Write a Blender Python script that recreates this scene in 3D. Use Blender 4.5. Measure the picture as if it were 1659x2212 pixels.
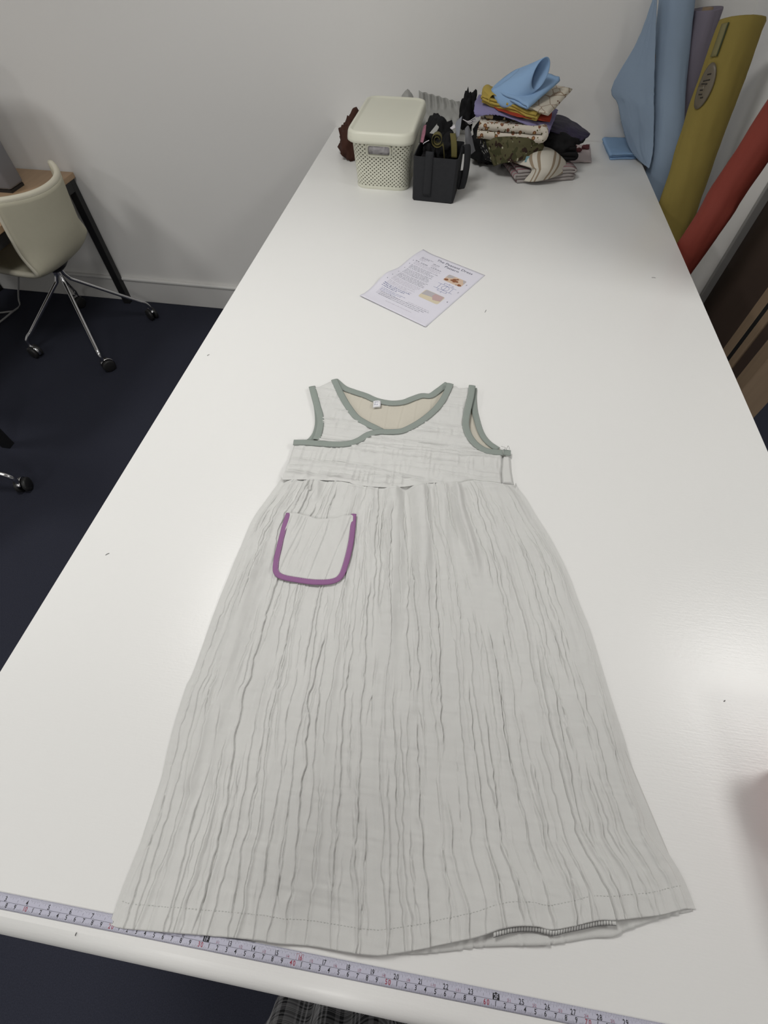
import bpy, bmesh, math, random
import numpy as np
from mathutils import Vector, Matrix, noise as mnoise

for _o in list(bpy.data.objects):
    bpy.data.objects.remove(_o, do_unlink=True)
scene = bpy.context.scene
COL = scene.collection

# ------------------------------------------------------------------ camera
IW, IH = 1659, 2212
FPX = 973.16                     # focal length in pixels of a 1659 x 2212 frame
YAW, PITCH, ROLL = 0.145599, 0.972699, 0.005819
TT = 0.88                        # height of the table top above the floor
CAM = np.array([0.430025, 0.161343, 0.652872 + TT])
_f = np.array([-math.sin(YAW) * math.cos(PITCH), math.cos(YAW) * math.cos(PITCH), -math.sin(PITCH)])
_r = np.array([math.cos(YAW), math.sin(YAW), 0.0])
_u = np.cross(_r, _f)
CR = math.cos(ROLL) * _r + math.sin(ROLL) * _u
CU = -math.sin(ROLL) * _r + math.cos(ROLL) * _u
CF = _f
cd = bpy.data.cameras.new('camera')
cd.sensor_fit = 'VERTICAL'
cd.sensor_height = 24.0
cd.sensor_width = 18.0
cd.lens = FPX / IH * 24.0
cd.clip_start = 0.01
cam = bpy.data.objects.new('camera', cd)
COL.objects.link(cam)
cam.matrix_world = Matrix(((CR[0], CU[0], -CF[0], CAM[0]), (CR[1], CU[1], -CF[1], CAM[1]),
                           (CR[2], CU[2], -CF[2], CAM[2]), (0, 0, 0, 1)))
scene.camera = cam

# ------------------------------------------------------------------ light and exposure
scene.view_settings.view_transform = 'Standard'
scene.view_settings.look = 'None'
scene.view_settings.exposure = -1.0
scene.view_settings.gamma = 1.0
scene.view_settings.use_curve_mapping = False
world = bpy.data.worlds.new('world')
scene.world = world
world.use_nodes = True
world.node_tree.nodes['Background'].inputs[0].default_value = (0.8, 0.85, 1.0, 1)
world.node_tree.nodes['Background'].inputs[1].default_value = 0.02
CEIL = 2.55
PANEL_SPOTS = [(-2.6, 0.95), (-0.25, 0.95), (2.1, 0.95), (-2.6, -1.45), (-0.25, -1.45), (2.1, -1.45)]
PANEL_WATTS = [34, 34, 34, 34, 34, 34]
for (lx, ly), pw in zip(PANEL_SPOTS, PANEL_WATTS):
    ld = bpy.data.lights.new('panel_glow', 'AREA')
    ld.shape = 'SQUARE'
    ld.size = 0.56
    ld.energy = pw
    ld.color = (1.0, 0.985, 0.955)
    lo = bpy.data.objects.new('panel_glow', ld)
    lo.location = (lx, ly, CEIL - 0.035)
    COL.objects.link(lo)

# ------------------------------------------------------------------ helpers: measuring
def _ray(px, py):
    return CF * FPX + CR * (px - IW / 2) + CU * (IH / 2 - py)

def G(px, py, h=0.0):            # point on a level plane, h above the table top
    d = _ray(px, py); t = (TT + h - CAM[2]) / d[2]
    return CAM + t * d

def S(px, py, y):                # point on an upright plane parallel to the back wall
    d = _ray(px, py); t = (y - CAM[1]) / d[1]
    return CAM + t * d

def SX(px, py, x):               # point on an upright plane parallel to the right wall
    d = _ray(px, py); t = (x - CAM[0]) / d[0]
    return CAM + t * d

# ------------------------------------------------------------------ helpers: noise and curves
def _hash(ix, iy, seed):
    n = (ix.astype(np.int64) * 374761393 + iy.astype(np.int64) * 668265263 + seed * 1442695041) & 0x7fffffff
    n = ((n ^ (n >> 13)) * 1274126177) & 0x7fffffff
    n = n ^ (n >> 16)
    return (n & 0xffff) / 65535.0 * 2 - 1

def vnoise(x, y, seed=0):
    x = np.asarray(x, float); y = np.asarray(y, float)
    x, y = np.broadcast_arrays(x, y)
    ix = np.floor(x); iy = np.floor(y)
    fx = x - ix; fy = y - iy
    fx = fx * fx * (3 - 2 * fx); fy = fy * fy * (3 - 2 * fy)
    ix = ix.astype(np.int64); iy = iy.astype(np.int64)
    a = _hash(ix, iy, seed); b = _hash(ix + 1, iy, seed); c = _hash(ix, iy + 1, seed); d = _hash(ix + 1, iy + 1, seed)
    return (a * (1 - fx) + b * fx) * (1 - fy) + (c * (1 - fx) + d * fx) * fy

def fnoise(x, y, seed=0, octs=3):
    t = 0; a = 1.0
    for o in range(octs):
        t = t + a * vnoise(np.asarray(x) * 2 ** o, np.asarray(y) * 2 ** o, seed + o * 17); a *= 0.5
    return t

def sstep(x):
    x = np.clip(x, 0, 1); return x * x * (3 - 2 * x)

def spline1(pts, n):             # Catmull-Rom through pts (k, d) -> (n, d)
    pts = np.asarray(pts, float); k = len(pts)
    if k == 2:
        t = np.linspace(0, 1, n).reshape((-1,) + (1,) * (pts.ndim - 1)); return pts[0] * (1 - t) + pts[1] * t
    ext = np.concatenate([(2 * pts[0] - pts[1])[None], pts, (2 * pts[-1] - pts[-2])[None]])
    t = np.linspace(0, k - 1, n); i = np.minimum(t.astype(int), k - 2); f = t - i
    f = f.reshape((-1,) + (1,) * (pts.ndim - 1))
    p0, p1, p2, p3 = ext[i], ext[i + 1], ext[i + 2], ext[i + 3]
    return 0.5 * (2 * p1 + (p2 - p0) * f + (2 * p0 - 5 * p1 + 4 * p2 - p3) * f ** 2 + (3 * p1 - p0 - 3 * p2 + p3) * f ** 3)

def polyline(pts, n):            # straight interpolation, even in arc length
    pts = np.asarray(pts, float)
    s = np.concatenate([[0], np.cumsum(np.linalg.norm(np.diff(pts, axis=0), axis=1))])
    t = np.linspace(0, s[-1], n)
    return np.stack([np.interp(t, s, pts[:, i]) for i in range(pts.shape[1])], 1)

def smoothline(pts, n):
    return polyline(spline1(pts, 20 * len(pts)), n)

# ------------------------------------------------------------------ helpers: objects
def link(name, me, mat=None, parent=None, smooth=True):
    o = bpy.data.objects.new(name, me)
    COL.objects.link(o)
    if mat is not None:
        me.materials.append(mat)
    if smooth:
        me.polygons.foreach_set('use_smooth', np.ones(len(me.polygons), dtype=bool))
    if parent is not None:
        o.parent = parent
        o.matrix_parent_inverse = parent.matrix_world.inverted()
    return o

def mesh(name, verts, faces, mat=None, parent=None, smooth=False):
    me = bpy.data.meshes.new(name)
    me.from_pydata([tuple(map(float, v)) for v in verts], [], [tuple(map(int, f)) for f in faces])
    me.update()
    return link(name, me, mat, parent, smooth)

def quads_mesh(name, V, Q, mat=None, parent=None, smooth=True, uv=None):
    V = np.asarray(V, np.float32); Q = np.asarray(Q, np.int32)
    me = bpy.data.meshes.new(name)
    me.vertices.add(len(V)); me.vertices.foreach_set('co', V.ravel())
    nq = len(Q)
    me.loops.add(nq * 4); me.loops.foreach_set('vertex_index', Q.ravel())
    me.polygons.add(nq)
    me.polygons.foreach_set('loop_start', np.arange(0, nq * 4, 4, dtype=np.int32))
    me.polygons.foreach_set('loop_total', np.full(nq, 4, dtype=np.int32))
    if uv is not None:
        l = me.uv_layers.new(name='UVMap')
        l.data.foreach_set('uv', np.asarray(uv, np.float32)[Q.ravel()].ravel())
    me.update(calc_edges=True)
    me.validate()
    return link(name, me, mat, parent, smooth)

def grid_quads(n, m, wrap=False):
    i = np.arange(n - 1)[:, None]; mm = m if wrap else m - 1
    j = np.arange(mm)[None, :]; j2 = (j + 1) % m
    return np.stack([i * m + j, i * m + j2, (i + 1) * m + j2, (i + 1) * m + j], -1).reshape(-1, 4)

def grid(name, P, mat=None, parent=None, thick=0.0, offset=0.0, smooth=True, flip=False, wrap=False):
    n, m = P.shape[:2]
    Q = grid_quads(n, m, wrap)
    if flip:
        Q = Q[:, ::-1]
    a, b = np.meshgrid(np.linspace(0, 1, n), np.linspace(0, 1, m), indexing='ij')
    o = quads_mesh(name, P.reshape(-1, 3), Q, mat, parent, smooth, np.stack([b.ravel(), a.ravel()], 1))
    if thick:
        md = o.modifiers.new('thickness', 'SOLIDIFY'); md.thickness = thick; md.offset = offset
    return o

def sheet(name, rows, mat, parent=None, nu=40, nv=40, thick=0.0012, wr=0.0015, wf=25.0, seed=0, offset=0.0, fray=0.0):
    C = np.array([[np.asarray(p, float) for p in r] for r in rows])
    A = spline1(C, nv)
    B = np.swapaxes(spline1(np.swapaxes(A, 0, 1), nu), 0, 1)
    du = np.gradient(B, axis=1); dv = np.gradient(B, axis=0)
    N = np.cross(du, dv); N /= (np.linalg.norm(N, axis=2, keepdims=True) + 1e-9)
    a, b = np.meshgrid(np.linspace(0, 1, nv), np.linspace(0, 1, nu), indexing='ij')
    L = max(np.linalg.norm(B[0, 0] - B[-1, -1]), np.linalg.norm(B[-1, 0] - B[0, -1]))
    B = B + N * (wr * fnoise(a * L * wf, b * L * wf, seed, 3))[..., None]
    if fray:
        rng = np.random.RandomState(seed + 5)
        e = rng.uniform(-1, 1, (nv, nu))[..., None] * fray
        msk = np.zeros((nv, nu, 1)); msk[0] = msk[-1] = 1; msk[:, 0] = msk[:, -1] = 1
        B = B + (du / (np.linalg.norm(du, axis=2, keepdims=True) + 1e-9) + dv / (np.linalg.norm(dv, axis=2, keepdims=True) + 1e-9)) * e * msk
    return grid(name, B, mat, parent, thick, offset)

def box(name, lo, hi, mat, parent=None, bevel=0.0, segs=2):
    bm = bmesh.new()
    bmesh.ops.create_cube(bm, size=1.0)
    lo = Vector(lo); hi = Vector(hi)
    for v in bm.verts:
        v.co = Vector([(lo[i] + hi[i]) / 2 + v.co[i] * (hi[i] - lo[i]) for i in range(3)])
    if bevel:
        bmesh.ops.bevel(bm, geom=list(bm.edges), offset=bevel, segments=segs, affect='EDGES', profile=0.5)
    me = bpy.data.meshes.new(name); bm.to_mesh(me); bm.free()
    return link(name, me, mat, parent, smooth=bool(bevel) and segs > 2)

def frames(path):
    path = np.asarray(path, float)
    T = np.gradient(path, axis=0); T /= np.linalg.norm(T, axis=1, keepdims=True) + 1e-12
    ref = np.array([0, 0, 1.0])
    if abs(T[0] @ ref) > 0.95: ref = np.array([0, 1.0, 0])
    n = np.cross(T[0], ref); n /= np.linalg.norm(n)
    N = [n]
    for i in range(1, len(path)):
        n = N[-1] - T[i] * (N[-1] @ T[i]); n /= np.linalg.norm(n) + 1e-12; N.append(n)
    N = np.array(N); B = np.cross(T, N)
    return T, N, B

def tube_geo(path, r, seg=10, cap=True):
    path = np.asarray(path, float); n = len(path)
    r = np.broadcast_to(np.asarray(r, float), (n,))
    T, N, B = frames(path)
    a = np.linspace(0, 2 * np.pi, seg, endpoint=False)
    V = path[:, None] + (np.cos(a)[None, :, None] * N[:, None] + np.sin(a)[None, :, None] * B[:, None]) * r[:, None, None]
    F = [tuple(q) for q in grid_quads(n, seg, True)]
    if cap:
        F.append(tuple(range(seg - 1, -1, -1))); F.append(tuple(range((n - 1) * seg, n * seg)))
    return V.reshape(-1, 3), F

def tube(name, path, r, mat, parent=None, seg=10):
    V, F = tube_geo(path, r, seg)
    return mesh(name, V, F, mat, parent, smooth=True)

def tubes(name, paths, r, mat, parent=None, seg=5):
    V = []; F = []
    for p in paths:
        v, f = tube_geo(p, r, seg); o = len(V); V.extend(v); F.extend([tuple(i + o for i in q) for q in f])
    return mesh(name, V, F, mat, parent, smooth=True)

def ribbon(name, path, width, mat, parent=None, dome=0.0012, thick=0.0008, across=8, n=None, side=None, lift=0.0):
    # flat tape that follows path, its width lying level; slightly domed; both rims turned down
    path = np.asarray(path, float)
    if n: path = smoothline(path, n)
    T = np.gradient(path, axis=0); T[:, 2] = 0; T /= np.linalg.norm(T, axis=1, keepdims=True) + 1e-12
    Nn = np.stack([-T[:, 1], T[:, 0], 0 * T[:, 0]], 1)
    w = np.broadcast_to(np.asarray(width, float), (len(path),))
    t = np.linspace(-1, 1, across)
    P = path[:, None] + Nn[:, None] * (t[None, :, None] * w[:, None, None] / 2)
    P[..., 2] += dome * (1 - t ** 4)[None, :] + lift
    return grid(name, P, mat, parent, thick, 0.0)

def empty(name, loc, label, cat, group=None):
    o = bpy.data.objects.new(name, None); COL.objects.link(o)
    o.location = tuple(map(float, loc)); o.empty_display_size = 0.05
    bpy.context.view_layer.update()
    return tag(o, label, cat, group)

def tag(o, label, cat, group=None, kind=None):
    o['label'] = label; o['category'] = cat
    if group: o['group'] = group
    if kind: o['kind'] = kind
    return o

def struct(o):
    o['kind'] = 'structure'; return o

# ------------------------------------------------------------------ helpers: materials
def srgb(r, g, b):
    f = lambda c: (c / 255) / 12.92 if c / 255 <= 0.04045 else ((c / 255 + 0.055) / 1.055) ** 2.4
    return (f(r), f(g), f(b), 1.0)

def material(name, col, rough=0.6, metal=0.0, var=0.0, vscale=8.0, bump=0.0, bscale=200.0, spec=0.5, sheen=0.0, stretch=None, coat=0.0, trans=0.0):
    m = bpy.data.materials.new(name); m.use_nodes = True
    nt = m.node_tree; bs = nt.nodes['Principled BSDF']
    bs.inputs['Base Color'].default_value = col
    bs.inputs['Roughness'].default_value = rough
    bs.inputs['Metallic'].default_value = metal
    bs.inputs['Specular IOR Level'].default_value = spec
    if sheen:
        bs.inputs['Sheen Weight'].default_value = sheen
    if coat:
        bs.inputs['Coat Weight'].default_value = coat
    tc = nt.nodes.new('ShaderNodeTexCoord')
    src = tc.outputs['Object']
    if stretch:
        mp = nt.nodes.new('ShaderNodeMapping'); mp.inputs['Scale'].default_value = stretch
        nt.links.new(src, mp.inputs['Vector']); src = mp.outputs['Vector']
    if var:
        nz = nt.nodes.new('ShaderNodeTexNoise'); nz.inputs['Scale'].default_value = vscale; nz.inputs['Detail'].default_value = 5
        nt.links.new(src, nz.inputs['Vector'])
        mx = nt.nodes.new('ShaderNodeMix'); mx.data_type = 'RGBA'
        mx.inputs['A'].default_value = tuple(c * (1 - var) for c in col[:3]) + (1,)
        mx.inputs['B'].default_value = tuple(min(1, c * (1 + var)) for c in col[:3]) + (1,)
        nt.links.new(nz.outputs['Fac'], mx.inputs['Factor']); nt.links.new(mx.outputs['Result'], bs.inputs['Base Color'])
    if bump:
        nb = nt.nodes.new('ShaderNodeTexNoise'); nb.inputs['Scale'].default_value = bscale; nb.inputs['Detail'].default_value = 3
        nt.links.new(src, nb.inputs['Vector'])
        bp = nt.nodes.new('ShaderNodeBump'); bp.inputs['Strength'].default_value = min(1.0, bump); bp.inputs['Distance'].default_value = 0.001
        nt.links.new(nb.outputs['Fac'], bp.inputs['Height']); nt.links.new(bp.outputs['Normal'], bs.inputs['Normal'])
    return m

def ramp(nt, src, stops, interp='CONSTANT'):
    r = nt.nodes.new('ShaderNodeValToRGB'); r.color_ramp.interpolation = interp
    el = r.color_ramp.elements
    while len(el) < len(stops): el.new(0.5)
    for e, (p, c) in zip(el, stops): e.position = p; e.color = c
    nt.links.new(src, r.inputs['Fac']); return r.outputs['Color']

def cloth_print(name, base, layers, rough=0.85, bump=0.15, solid=False):
    # layers: list of (kind, scale, threshold lo, hi, colour, seed offset) painted over the base colour in UV space
    m = material(name, base, rough, bump=bump, bscale=600, spec=0.2)
    nt = m.node_tree; bs = nt.nodes['Principled BSDF']
    uv = nt.nodes.new('ShaderNodeUVMap'); uv.uv_map = 'UVMap'
    tco = nt.nodes.new('ShaderNodeTexCoord')
    cur = None
    for kind, sc, lo, hi, colr, off, asp in layers:
        mp = nt.nodes.new('ShaderNodeMapping'); mp.inputs['Location'].default_value = (off, off * 1.7, 0)
        mp.inputs['Scale'].default_value = (sc, sc, sc) if solid else (sc * asp, sc, 1)
        nt.links.new(tco.outputs['Object'] if solid else uv.outputs['UV'], mp.inputs['Vector'])
        if kind == 'noise':
            t = nt.nodes.new('ShaderNodeTexNoise'); t.inputs['Scale'].default_value = 1.0; t.inputs['Detail'].default_value = 1.5; out = t.outputs['Fac']
        elif kind == 'dots':
            t = nt.nodes.new('ShaderNodeTexVoronoi'); t.voronoi_dimensions = '3D' if solid else '2D'; t.inputs['Scale'].default_value = 1.0; out = t.outputs['Distance']
        elif kind == 'lines':
            t = nt.nodes.new('ShaderNodeTexVoronoi'); t.voronoi_dimensions = '3D' if solid else '2D'; t.feature = 'DISTANCE_TO_EDGE'; t.inputs['Scale'].default_value = 1.0; out = t.outputs['Distance']
        else:
            t = nt.nodes.new('ShaderNodeTexWave'); t.inputs['Scale'].default_value = 1.0; t.inputs['Distortion'].default_value = 6.0; t.inputs['Detail'].default_value = 1.0; out = t.outputs['Fac']
        nt.links.new(mp.outputs['Vector'], t.inputs['Vector'])
        fac = ramp(nt, out, [(0.0, (0, 0, 0, 1)), (lo, (1, 1, 1, 1)), (hi, (0, 0, 0, 1))])
        mx = nt.nodes.new('ShaderNodeMix'); mx.data_type = 'RGBA'
        mx.inputs['A'].default_value = base
        if cur is not None: nt.links.new(cur, mx.inputs['A'])
        mx.inputs['B'].default_value = colr
        nt.links.new(fac, mx.inputs['Factor'])
        cur = mx.outputs['Result']
    nt.links.new(cur, bs.inputs['Base Color'])
    return m

M = {}
M['wall'] = material('wall_paint', (0.80, 0.793, 0.775, 1), 0.9, var=0.012, vscale=2.5, bump=0.12, bscale=220, spec=0.2)
M['ceiling'] = material('ceiling_white', (0.75, 0.75, 0.74, 1), 0.95)
M['trim'] = material('trim_paint', (0.72, 0.715, 0.70, 1), 0.45, bump=0.05, bscale=60)
M['carpet'] = material('navy_carpet', (0.035, 0.0375, 0.054, 1), 0.98, var=0.35, vscale=350, bump=0.9, bscale=900, spec=0.1)
M['grey_trim'] = material('grey_gloss_trim', (0.40, 0.40, 0.385, 1), 0.5)
M['brown'] = material('dark_brown_laminate', (0.062, 0.042, 0.033, 1), 0.5, var=0.12, vscale=5, stretch=(6, 6, 0.6))
M['oak'] = material('light_wood_edge', (0.30, 0.215, 0.14, 1), 0.5, var=0.15, vscale=9, stretch=(8, 8, 0.7))
M['black'] = material('black_gap', (0.006, 0.006, 0.006, 1), 0.8)
M['steel_black'] = material('black_steel', (0.012, 0.012, 0.013, 1), 0.42)
M['chrome'] = material('chrome', (0.72, 0.72, 0.74, 1), 0.16, metal=1.0)
M['rubber'] = material('caster_plastic', (0.018, 0.018, 0.019, 1), 0.5)
M['shell'] = material('beige_upholstery', (0.55, 0.525, 0.41, 1), 0.8, var=0.03, vscale=60, bump=0.2, bscale=500, spec=0.3)
M['piping'] = material('beige_piping', (0.63, 0.60, 0.49, 1), 0.7)
M['desk_wood'] = material('desk_wood', (0.40, 0.27, 0.165, 1), 0.45, var=0.14, vscale=6, stretch=(10, 0.8, 4))
M['grey_case'] = material('grey_case', (0.17, 0.17, 0.185, 1), 0.45, var=0.1, vscale=6)
M['white_cable'] = material('white_cable', (0.5, 0.5, 0.5, 1), 0.5)

def table_paint():
    m = material('white_table_paint', (0.80, 0.80, 0.785, 1), 0.33, spec=0.45)
    nt = m.node_tree; bs = nt.nodes['Principled BSDF']
    tc = nt.nodes.new('ShaderNodeTexCoord')
    n1 = nt.nodes.new('ShaderNodeTexNoise'); n1.inputs['Scale'].default_value = 3.0; n1.inputs['Detail'].default_value = 6
    nt.links.new(tc.outputs['Object'], n1.inputs['Vector'])
    rr = nt.nodes.new('ShaderNodeMapRange'); rr.inputs['To Min'].default_value = 0.24; rr.inputs['To Max'].default_value = 0.40
    nt.links.new(n1.outputs['Fac'], rr.inputs['Value']); nt.links.new(rr.outputs['Result'], bs.inputs['Roughness'])
    mp = nt.nodes.new('ShaderNodeMapping'); mp.inputs['Scale'].default_value = (40, 500, 40); mp.inputs['Rotation'].default_value = (0, 0, 0.25)
    nt.links.new(tc.outputs['Object'], mp.inputs['Vector'])
    n2 = nt.nodes.new('ShaderNodeTexNoise'); n2.inputs['Scale'].default_value = 1.0; n2.inputs['Detail'].default_value = 2
    nt.links.new(mp.outputs['Vector'], n2.inputs['Vector'])
    n3 = nt.nodes.new('ShaderNodeTexNoise'); n3.inputs['Scale'].default_value = 260; n3.inputs['Detail'].default_value = 3
    nt.links.new(tc.outputs['Object'], n3.inputs['Vector'])
    ad = nt.nodes.new('ShaderNodeMath'); ad.operation = 'ADD'
    nt.links.new(n2.outputs['Fac'], ad.inputs[0]); nt.links.new(n3.outputs['Fac'], ad.inputs[1])
    bp = nt.nodes.new('ShaderNodeBump'); bp.inputs['Strength'].default_value = 0.16; bp.inputs['Distance'].default_value = 0.0006
    nt.links.new(ad.outputs[0], bp.inputs['Height']); nt.links.new(bp.outputs['Normal'], bs.inputs['Normal'])
    return m
M['table'] = table_paint()

# ================================================================== the room
YB = 2.505                       # back wall
XR = 1.30                        # short right-hand wall beside the table
XL, X2, YF = -4.4, 4.0, -3.4
struct(box('floor', (XL, YF, -0.05), (X2, YB + 0.1, 0.0), M['carpet']))
struct(box('wall_back', (XL, YB, 0), (X2, YB + 0.1, CEIL), M['wall']))
struct(box('wall_left', (XL - 0.1, YF, 0), (XL, YB + 0.1, CEIL), M['wall']))
struct(box('wall_far_right', (X2, YF, 0), (X2 + 0.1, YB + 0.1, CEIL), M['wall']))
struct(box('wall_front', (XL, YF - 0.1, 0), (X2, YF, CEIL), M['wall']))
struct(box('ceiling', (XL, YF, CEIL), (X2, YB + 0.1, CEIL + 0.05), M['ceiling']))
ye = [SX(px, py, XR)[1] for px, py in ((1514, 642), (1558, 743), (1564, 757), (1572, 782), (1590, 815), (1600, 841))]
wr_end = ye[0] + 0.012
struct(box('wall_right', (XR, wr_end, 0), (XR + 0.12, YB, CEIL), M['wall']))
tr = struct(box('trim_1', (XR - 0.004, wr_end - 0.014, 0), (XR + 0.124, wr_end, 2.1), M['grey_trim'], bevel=0.003))
door = bpy.data.objects.new('door_1', None); COL.objects.link(door); door.location = (XR, ye[2], 0); door['kind'] = 'structure'
door['label'] = 'dark brown double door with pale wood edges in the right-hand wall'
bpy.context.view_layer.update()
box('leaf', (XR + 0.02, ye[1], 0.008), (XR + 0.065, wr_end - 0.014, 2.05), M['brown'], door)
box('wood_edge', (XR + 0.014, ye[1] - 0.045, 0.008), (XR + 0.065, ye[1], 2.05), M['oak'], door, bevel=0.003)
box('gap_seal', (XR + 0.0145, ye[1] - 0.062, 0.008), (XR + 0.060, ye[1] - 0.045, 2.05), M['black'], door)
box('wood_edge', (XR + 0.014, ye[1] - 0.095, 0.008), (XR + 0.065, ye[1] - 0.062, 2.05), M['oak'], door, bevel=0.003)
box('leaf', (XR + 0.02, ye[5] + 0.055, 0.008), (XR + 0.065, ye[1] - 0.095, 2.05), M['brown'], door)
box('door_post', (XR + 0.005, ye[5], 0.0), (XR + 0.10, ye[5] + 0.055, 2.1), M['oak'], door, bevel=0.003)
bb = struct(box('baseboard_back', (XL, YB - 0.016, 0), (XR, YB, 0.125), M['trim'], bevel=0.004))
bt = box('top_bead', (XL, YB - 0.022, 0.125), (XR, YB, 0.140), M['trim'], bb, bevel=0.005, segs=3)

# ceiling light panels that carry the area lights
M['alu'] = material('white_aluminium', (0.8, 0.8, 0.8, 1), 0.4)
M['diffuser'] = material('light_diffuser', (0.9, 0.9, 0.9, 1), 0.5)
panel_names = ['on the far side of the desk', 'above the table', 'to the right beyond the brown door', 'behind the photographer on the desk side', 'behind the photographer', 'behind the photographer on the door side']
for (lx, ly), nm in zip(PANEL_SPOTS, panel_names):
    e = empty('ceiling_light', (lx, ly, CEIL), 'square white ceiling light panel ' + nm, 'light', 'ceiling light panels')
    box('diffuser', (lx - 0.29, ly - 0.29, CEIL - 0.028), (lx + 0.29, ly + 0.29, CEIL - 0.006), M['diffuser'], e)
    for a, b, c, d in ((-0.31, -0.31, 0.31, -0.29), (-0.31, 0.29, 0.31, 0.31), (-0.31, -0.29, -0.29, 0.29), (0.29, -0.29, 0.31, 0.29)):
        box('frame_bar', (lx + a, ly + b, CEIL - 0.032), (lx + c, ly + d, CEIL - 0.001), M['alu'], e)

# ================================================================== the cutting table
TX0, TX1 = -0.128, 1.079
tb = empty('cutting_table', ((TX0 + TX1) / 2, YB / 2, 0), 'large white painted cutting table pushed up to the wall, dress lying on it', 'table')
def tabletop():
    # section through the table along y: bullnose lip at the front
    prof = []
    r = 0.017
    for a in np.linspace(-math.pi / 2, math.pi / 2, 15):
        prof.append((0.017 - r * math.cos(a) - 0.004, TT - r + r * math.sin(a)))
    prof = [(YB - 0.002, TT - 0.034)] + [(0.30, TT - 0.034)] + prof + [(0.05, TT), (YB - 0.002, TT)]
    V = [(x, y, z) for x in (TX0, TX1) for y, z in prof]
    k = len(prof)
    F = [(i, (i + 1) % k, k + (i + 1) % k, k + i) for i in range(k)] + [tuple(range(k - 1, -1, -1)), tuple(range(k, 2 * k))]
    o = mesh('tabletop', V, F, M['table'], tb, False)
    bm = bmesh.new(); bm.from_mesh(o.data); bmesh.ops.recalc_face_normals(bm, faces=bm.faces)
    for f in bm.faces: f.smooth = len(f.verts) == 4 and f.calc_area() < 0.01
    bm.to_mesh(o.data); bm.free()
tabletop()
M['table_frame'] = material('white_frame', (0.6, 0.6, 0.6, 1), 0.5)
for nm, lo, hi in (('apron', (TX0 + 0.06, 0.06, TT - 0.12), (TX1 - 0.06, 0.085, TT - 0.034)), ('apron', (TX0 + 0.06, YB - 0.09, TT - 0.12), (TX1 - 0.06, YB - 0.065, TT - 0.034)),
                   ('side_rail', (TX0 + 0.06, 0.085, TT - 0.12), (TX0 + 0.085, YB - 0.09, TT - 0.034)), ('side_rail', (TX1 - 0.085, 0.085, TT - 0.12), (TX1 - 0.06, YB - 0.09, TT - 0.034))):
    box(nm, lo, hi, M['table_frame'], tb, bevel=0.002)
for x in (TX0 + 0.05, TX1 - 0.11):
    for y in (0.10, 1.25, YB - 0.16):
        box('leg', (x, y, 0), (x + 0.06, y + 0.06, TT - 0.034), M['table_frame'], tb, bevel=0.004)

# ================================================================== the dress
rng = np.random.RandomState(11)
M['dress'] = material('grey_crinkle_muslin', (0.63, 0.632, 0.615, 1), 0.9, var=0.035, vscale=40, bump=0.22, bscale=1300, spec=0.15)
M['lining'] = material('cream_muslin_lining', (0.56, 0.53, 0.455, 1), 0.9, var=0.03, vscale=40, bump=0.25, bscale=900, spec=0.15)
M['sage'] = material('sage_bias_binding', (0.265, 0.300, 0.275, 1), 0.75, var=0.05, vscale=50, bump=0.12, bscale=900, spec=0.25)
M['purple'] = material('purple_bias_binding', (0.275, 0.125, 0.270, 1), 0.7, var=0.05, vscale=60, bump=0.12, bscale=900, spec=0.25)
M['stitch'] = material('pale_stitching', (0.55, 0.56, 0.54, 1), 0.8)
M['dark_thread'] = material('dark_thread', (0.10, 0.10, 0.10, 1), 0.8)
M['pink_thread'] = material('pink_thread', (0.45, 0.16, 0.2, 1), 0.8)
M['satin'] = material('white_satin', (0.85, 0.85, 0.88, 1), 0.3)
M['navy_print'] = material('navy_print', (0.04, 0.05, 0.15, 1), 0.7)

dress = empty('dress', G(800, 1500, 0), 'light grey sleeveless wrap-front crinkle dress with purple-edged pocket lying flat on the white table', 'dress')

def PX(pts, h):                  # pixels of the photograph to points h above the table top
    return np.array([G(a, b, h) for a, b in pts])

def seg_dist(X, Y, path):        # distance to a polyline and position 0..1 along it
    best = np.full(X.shape, 1e9); pos = np.zeros(X.shape)
    k = len(path) - 1
    for i in range(k):
        a = path[i]; b = path[i + 1]; d = b - a; L2 = d @ d + 1e-12
        t = np.clip(((X - a[0]) * d[0] + (Y - a[1]) * d[1]) / L2, 0, 1)
        dd = np.hypot(X - a[0] - t * d[0], Y - a[1] - t * d[1])
        m = dd < best
        best = np.where(m, dd, best); pos = np.where(m, (i + t) / k, pos)
    return best, pos

def crease(d, A, ws, wg):        # a folded-over crinkle: gentle on one side, steep on the other, groove at its foot
    r = np.where(d < 0, np.exp(-(d / wg) ** 2), np.exp(-(d / ws) ** 2))
    return A * (r - 0.85 * np.exp(-((d - 1.9 * ws) / (1.0 * ws)) ** 2))

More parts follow.
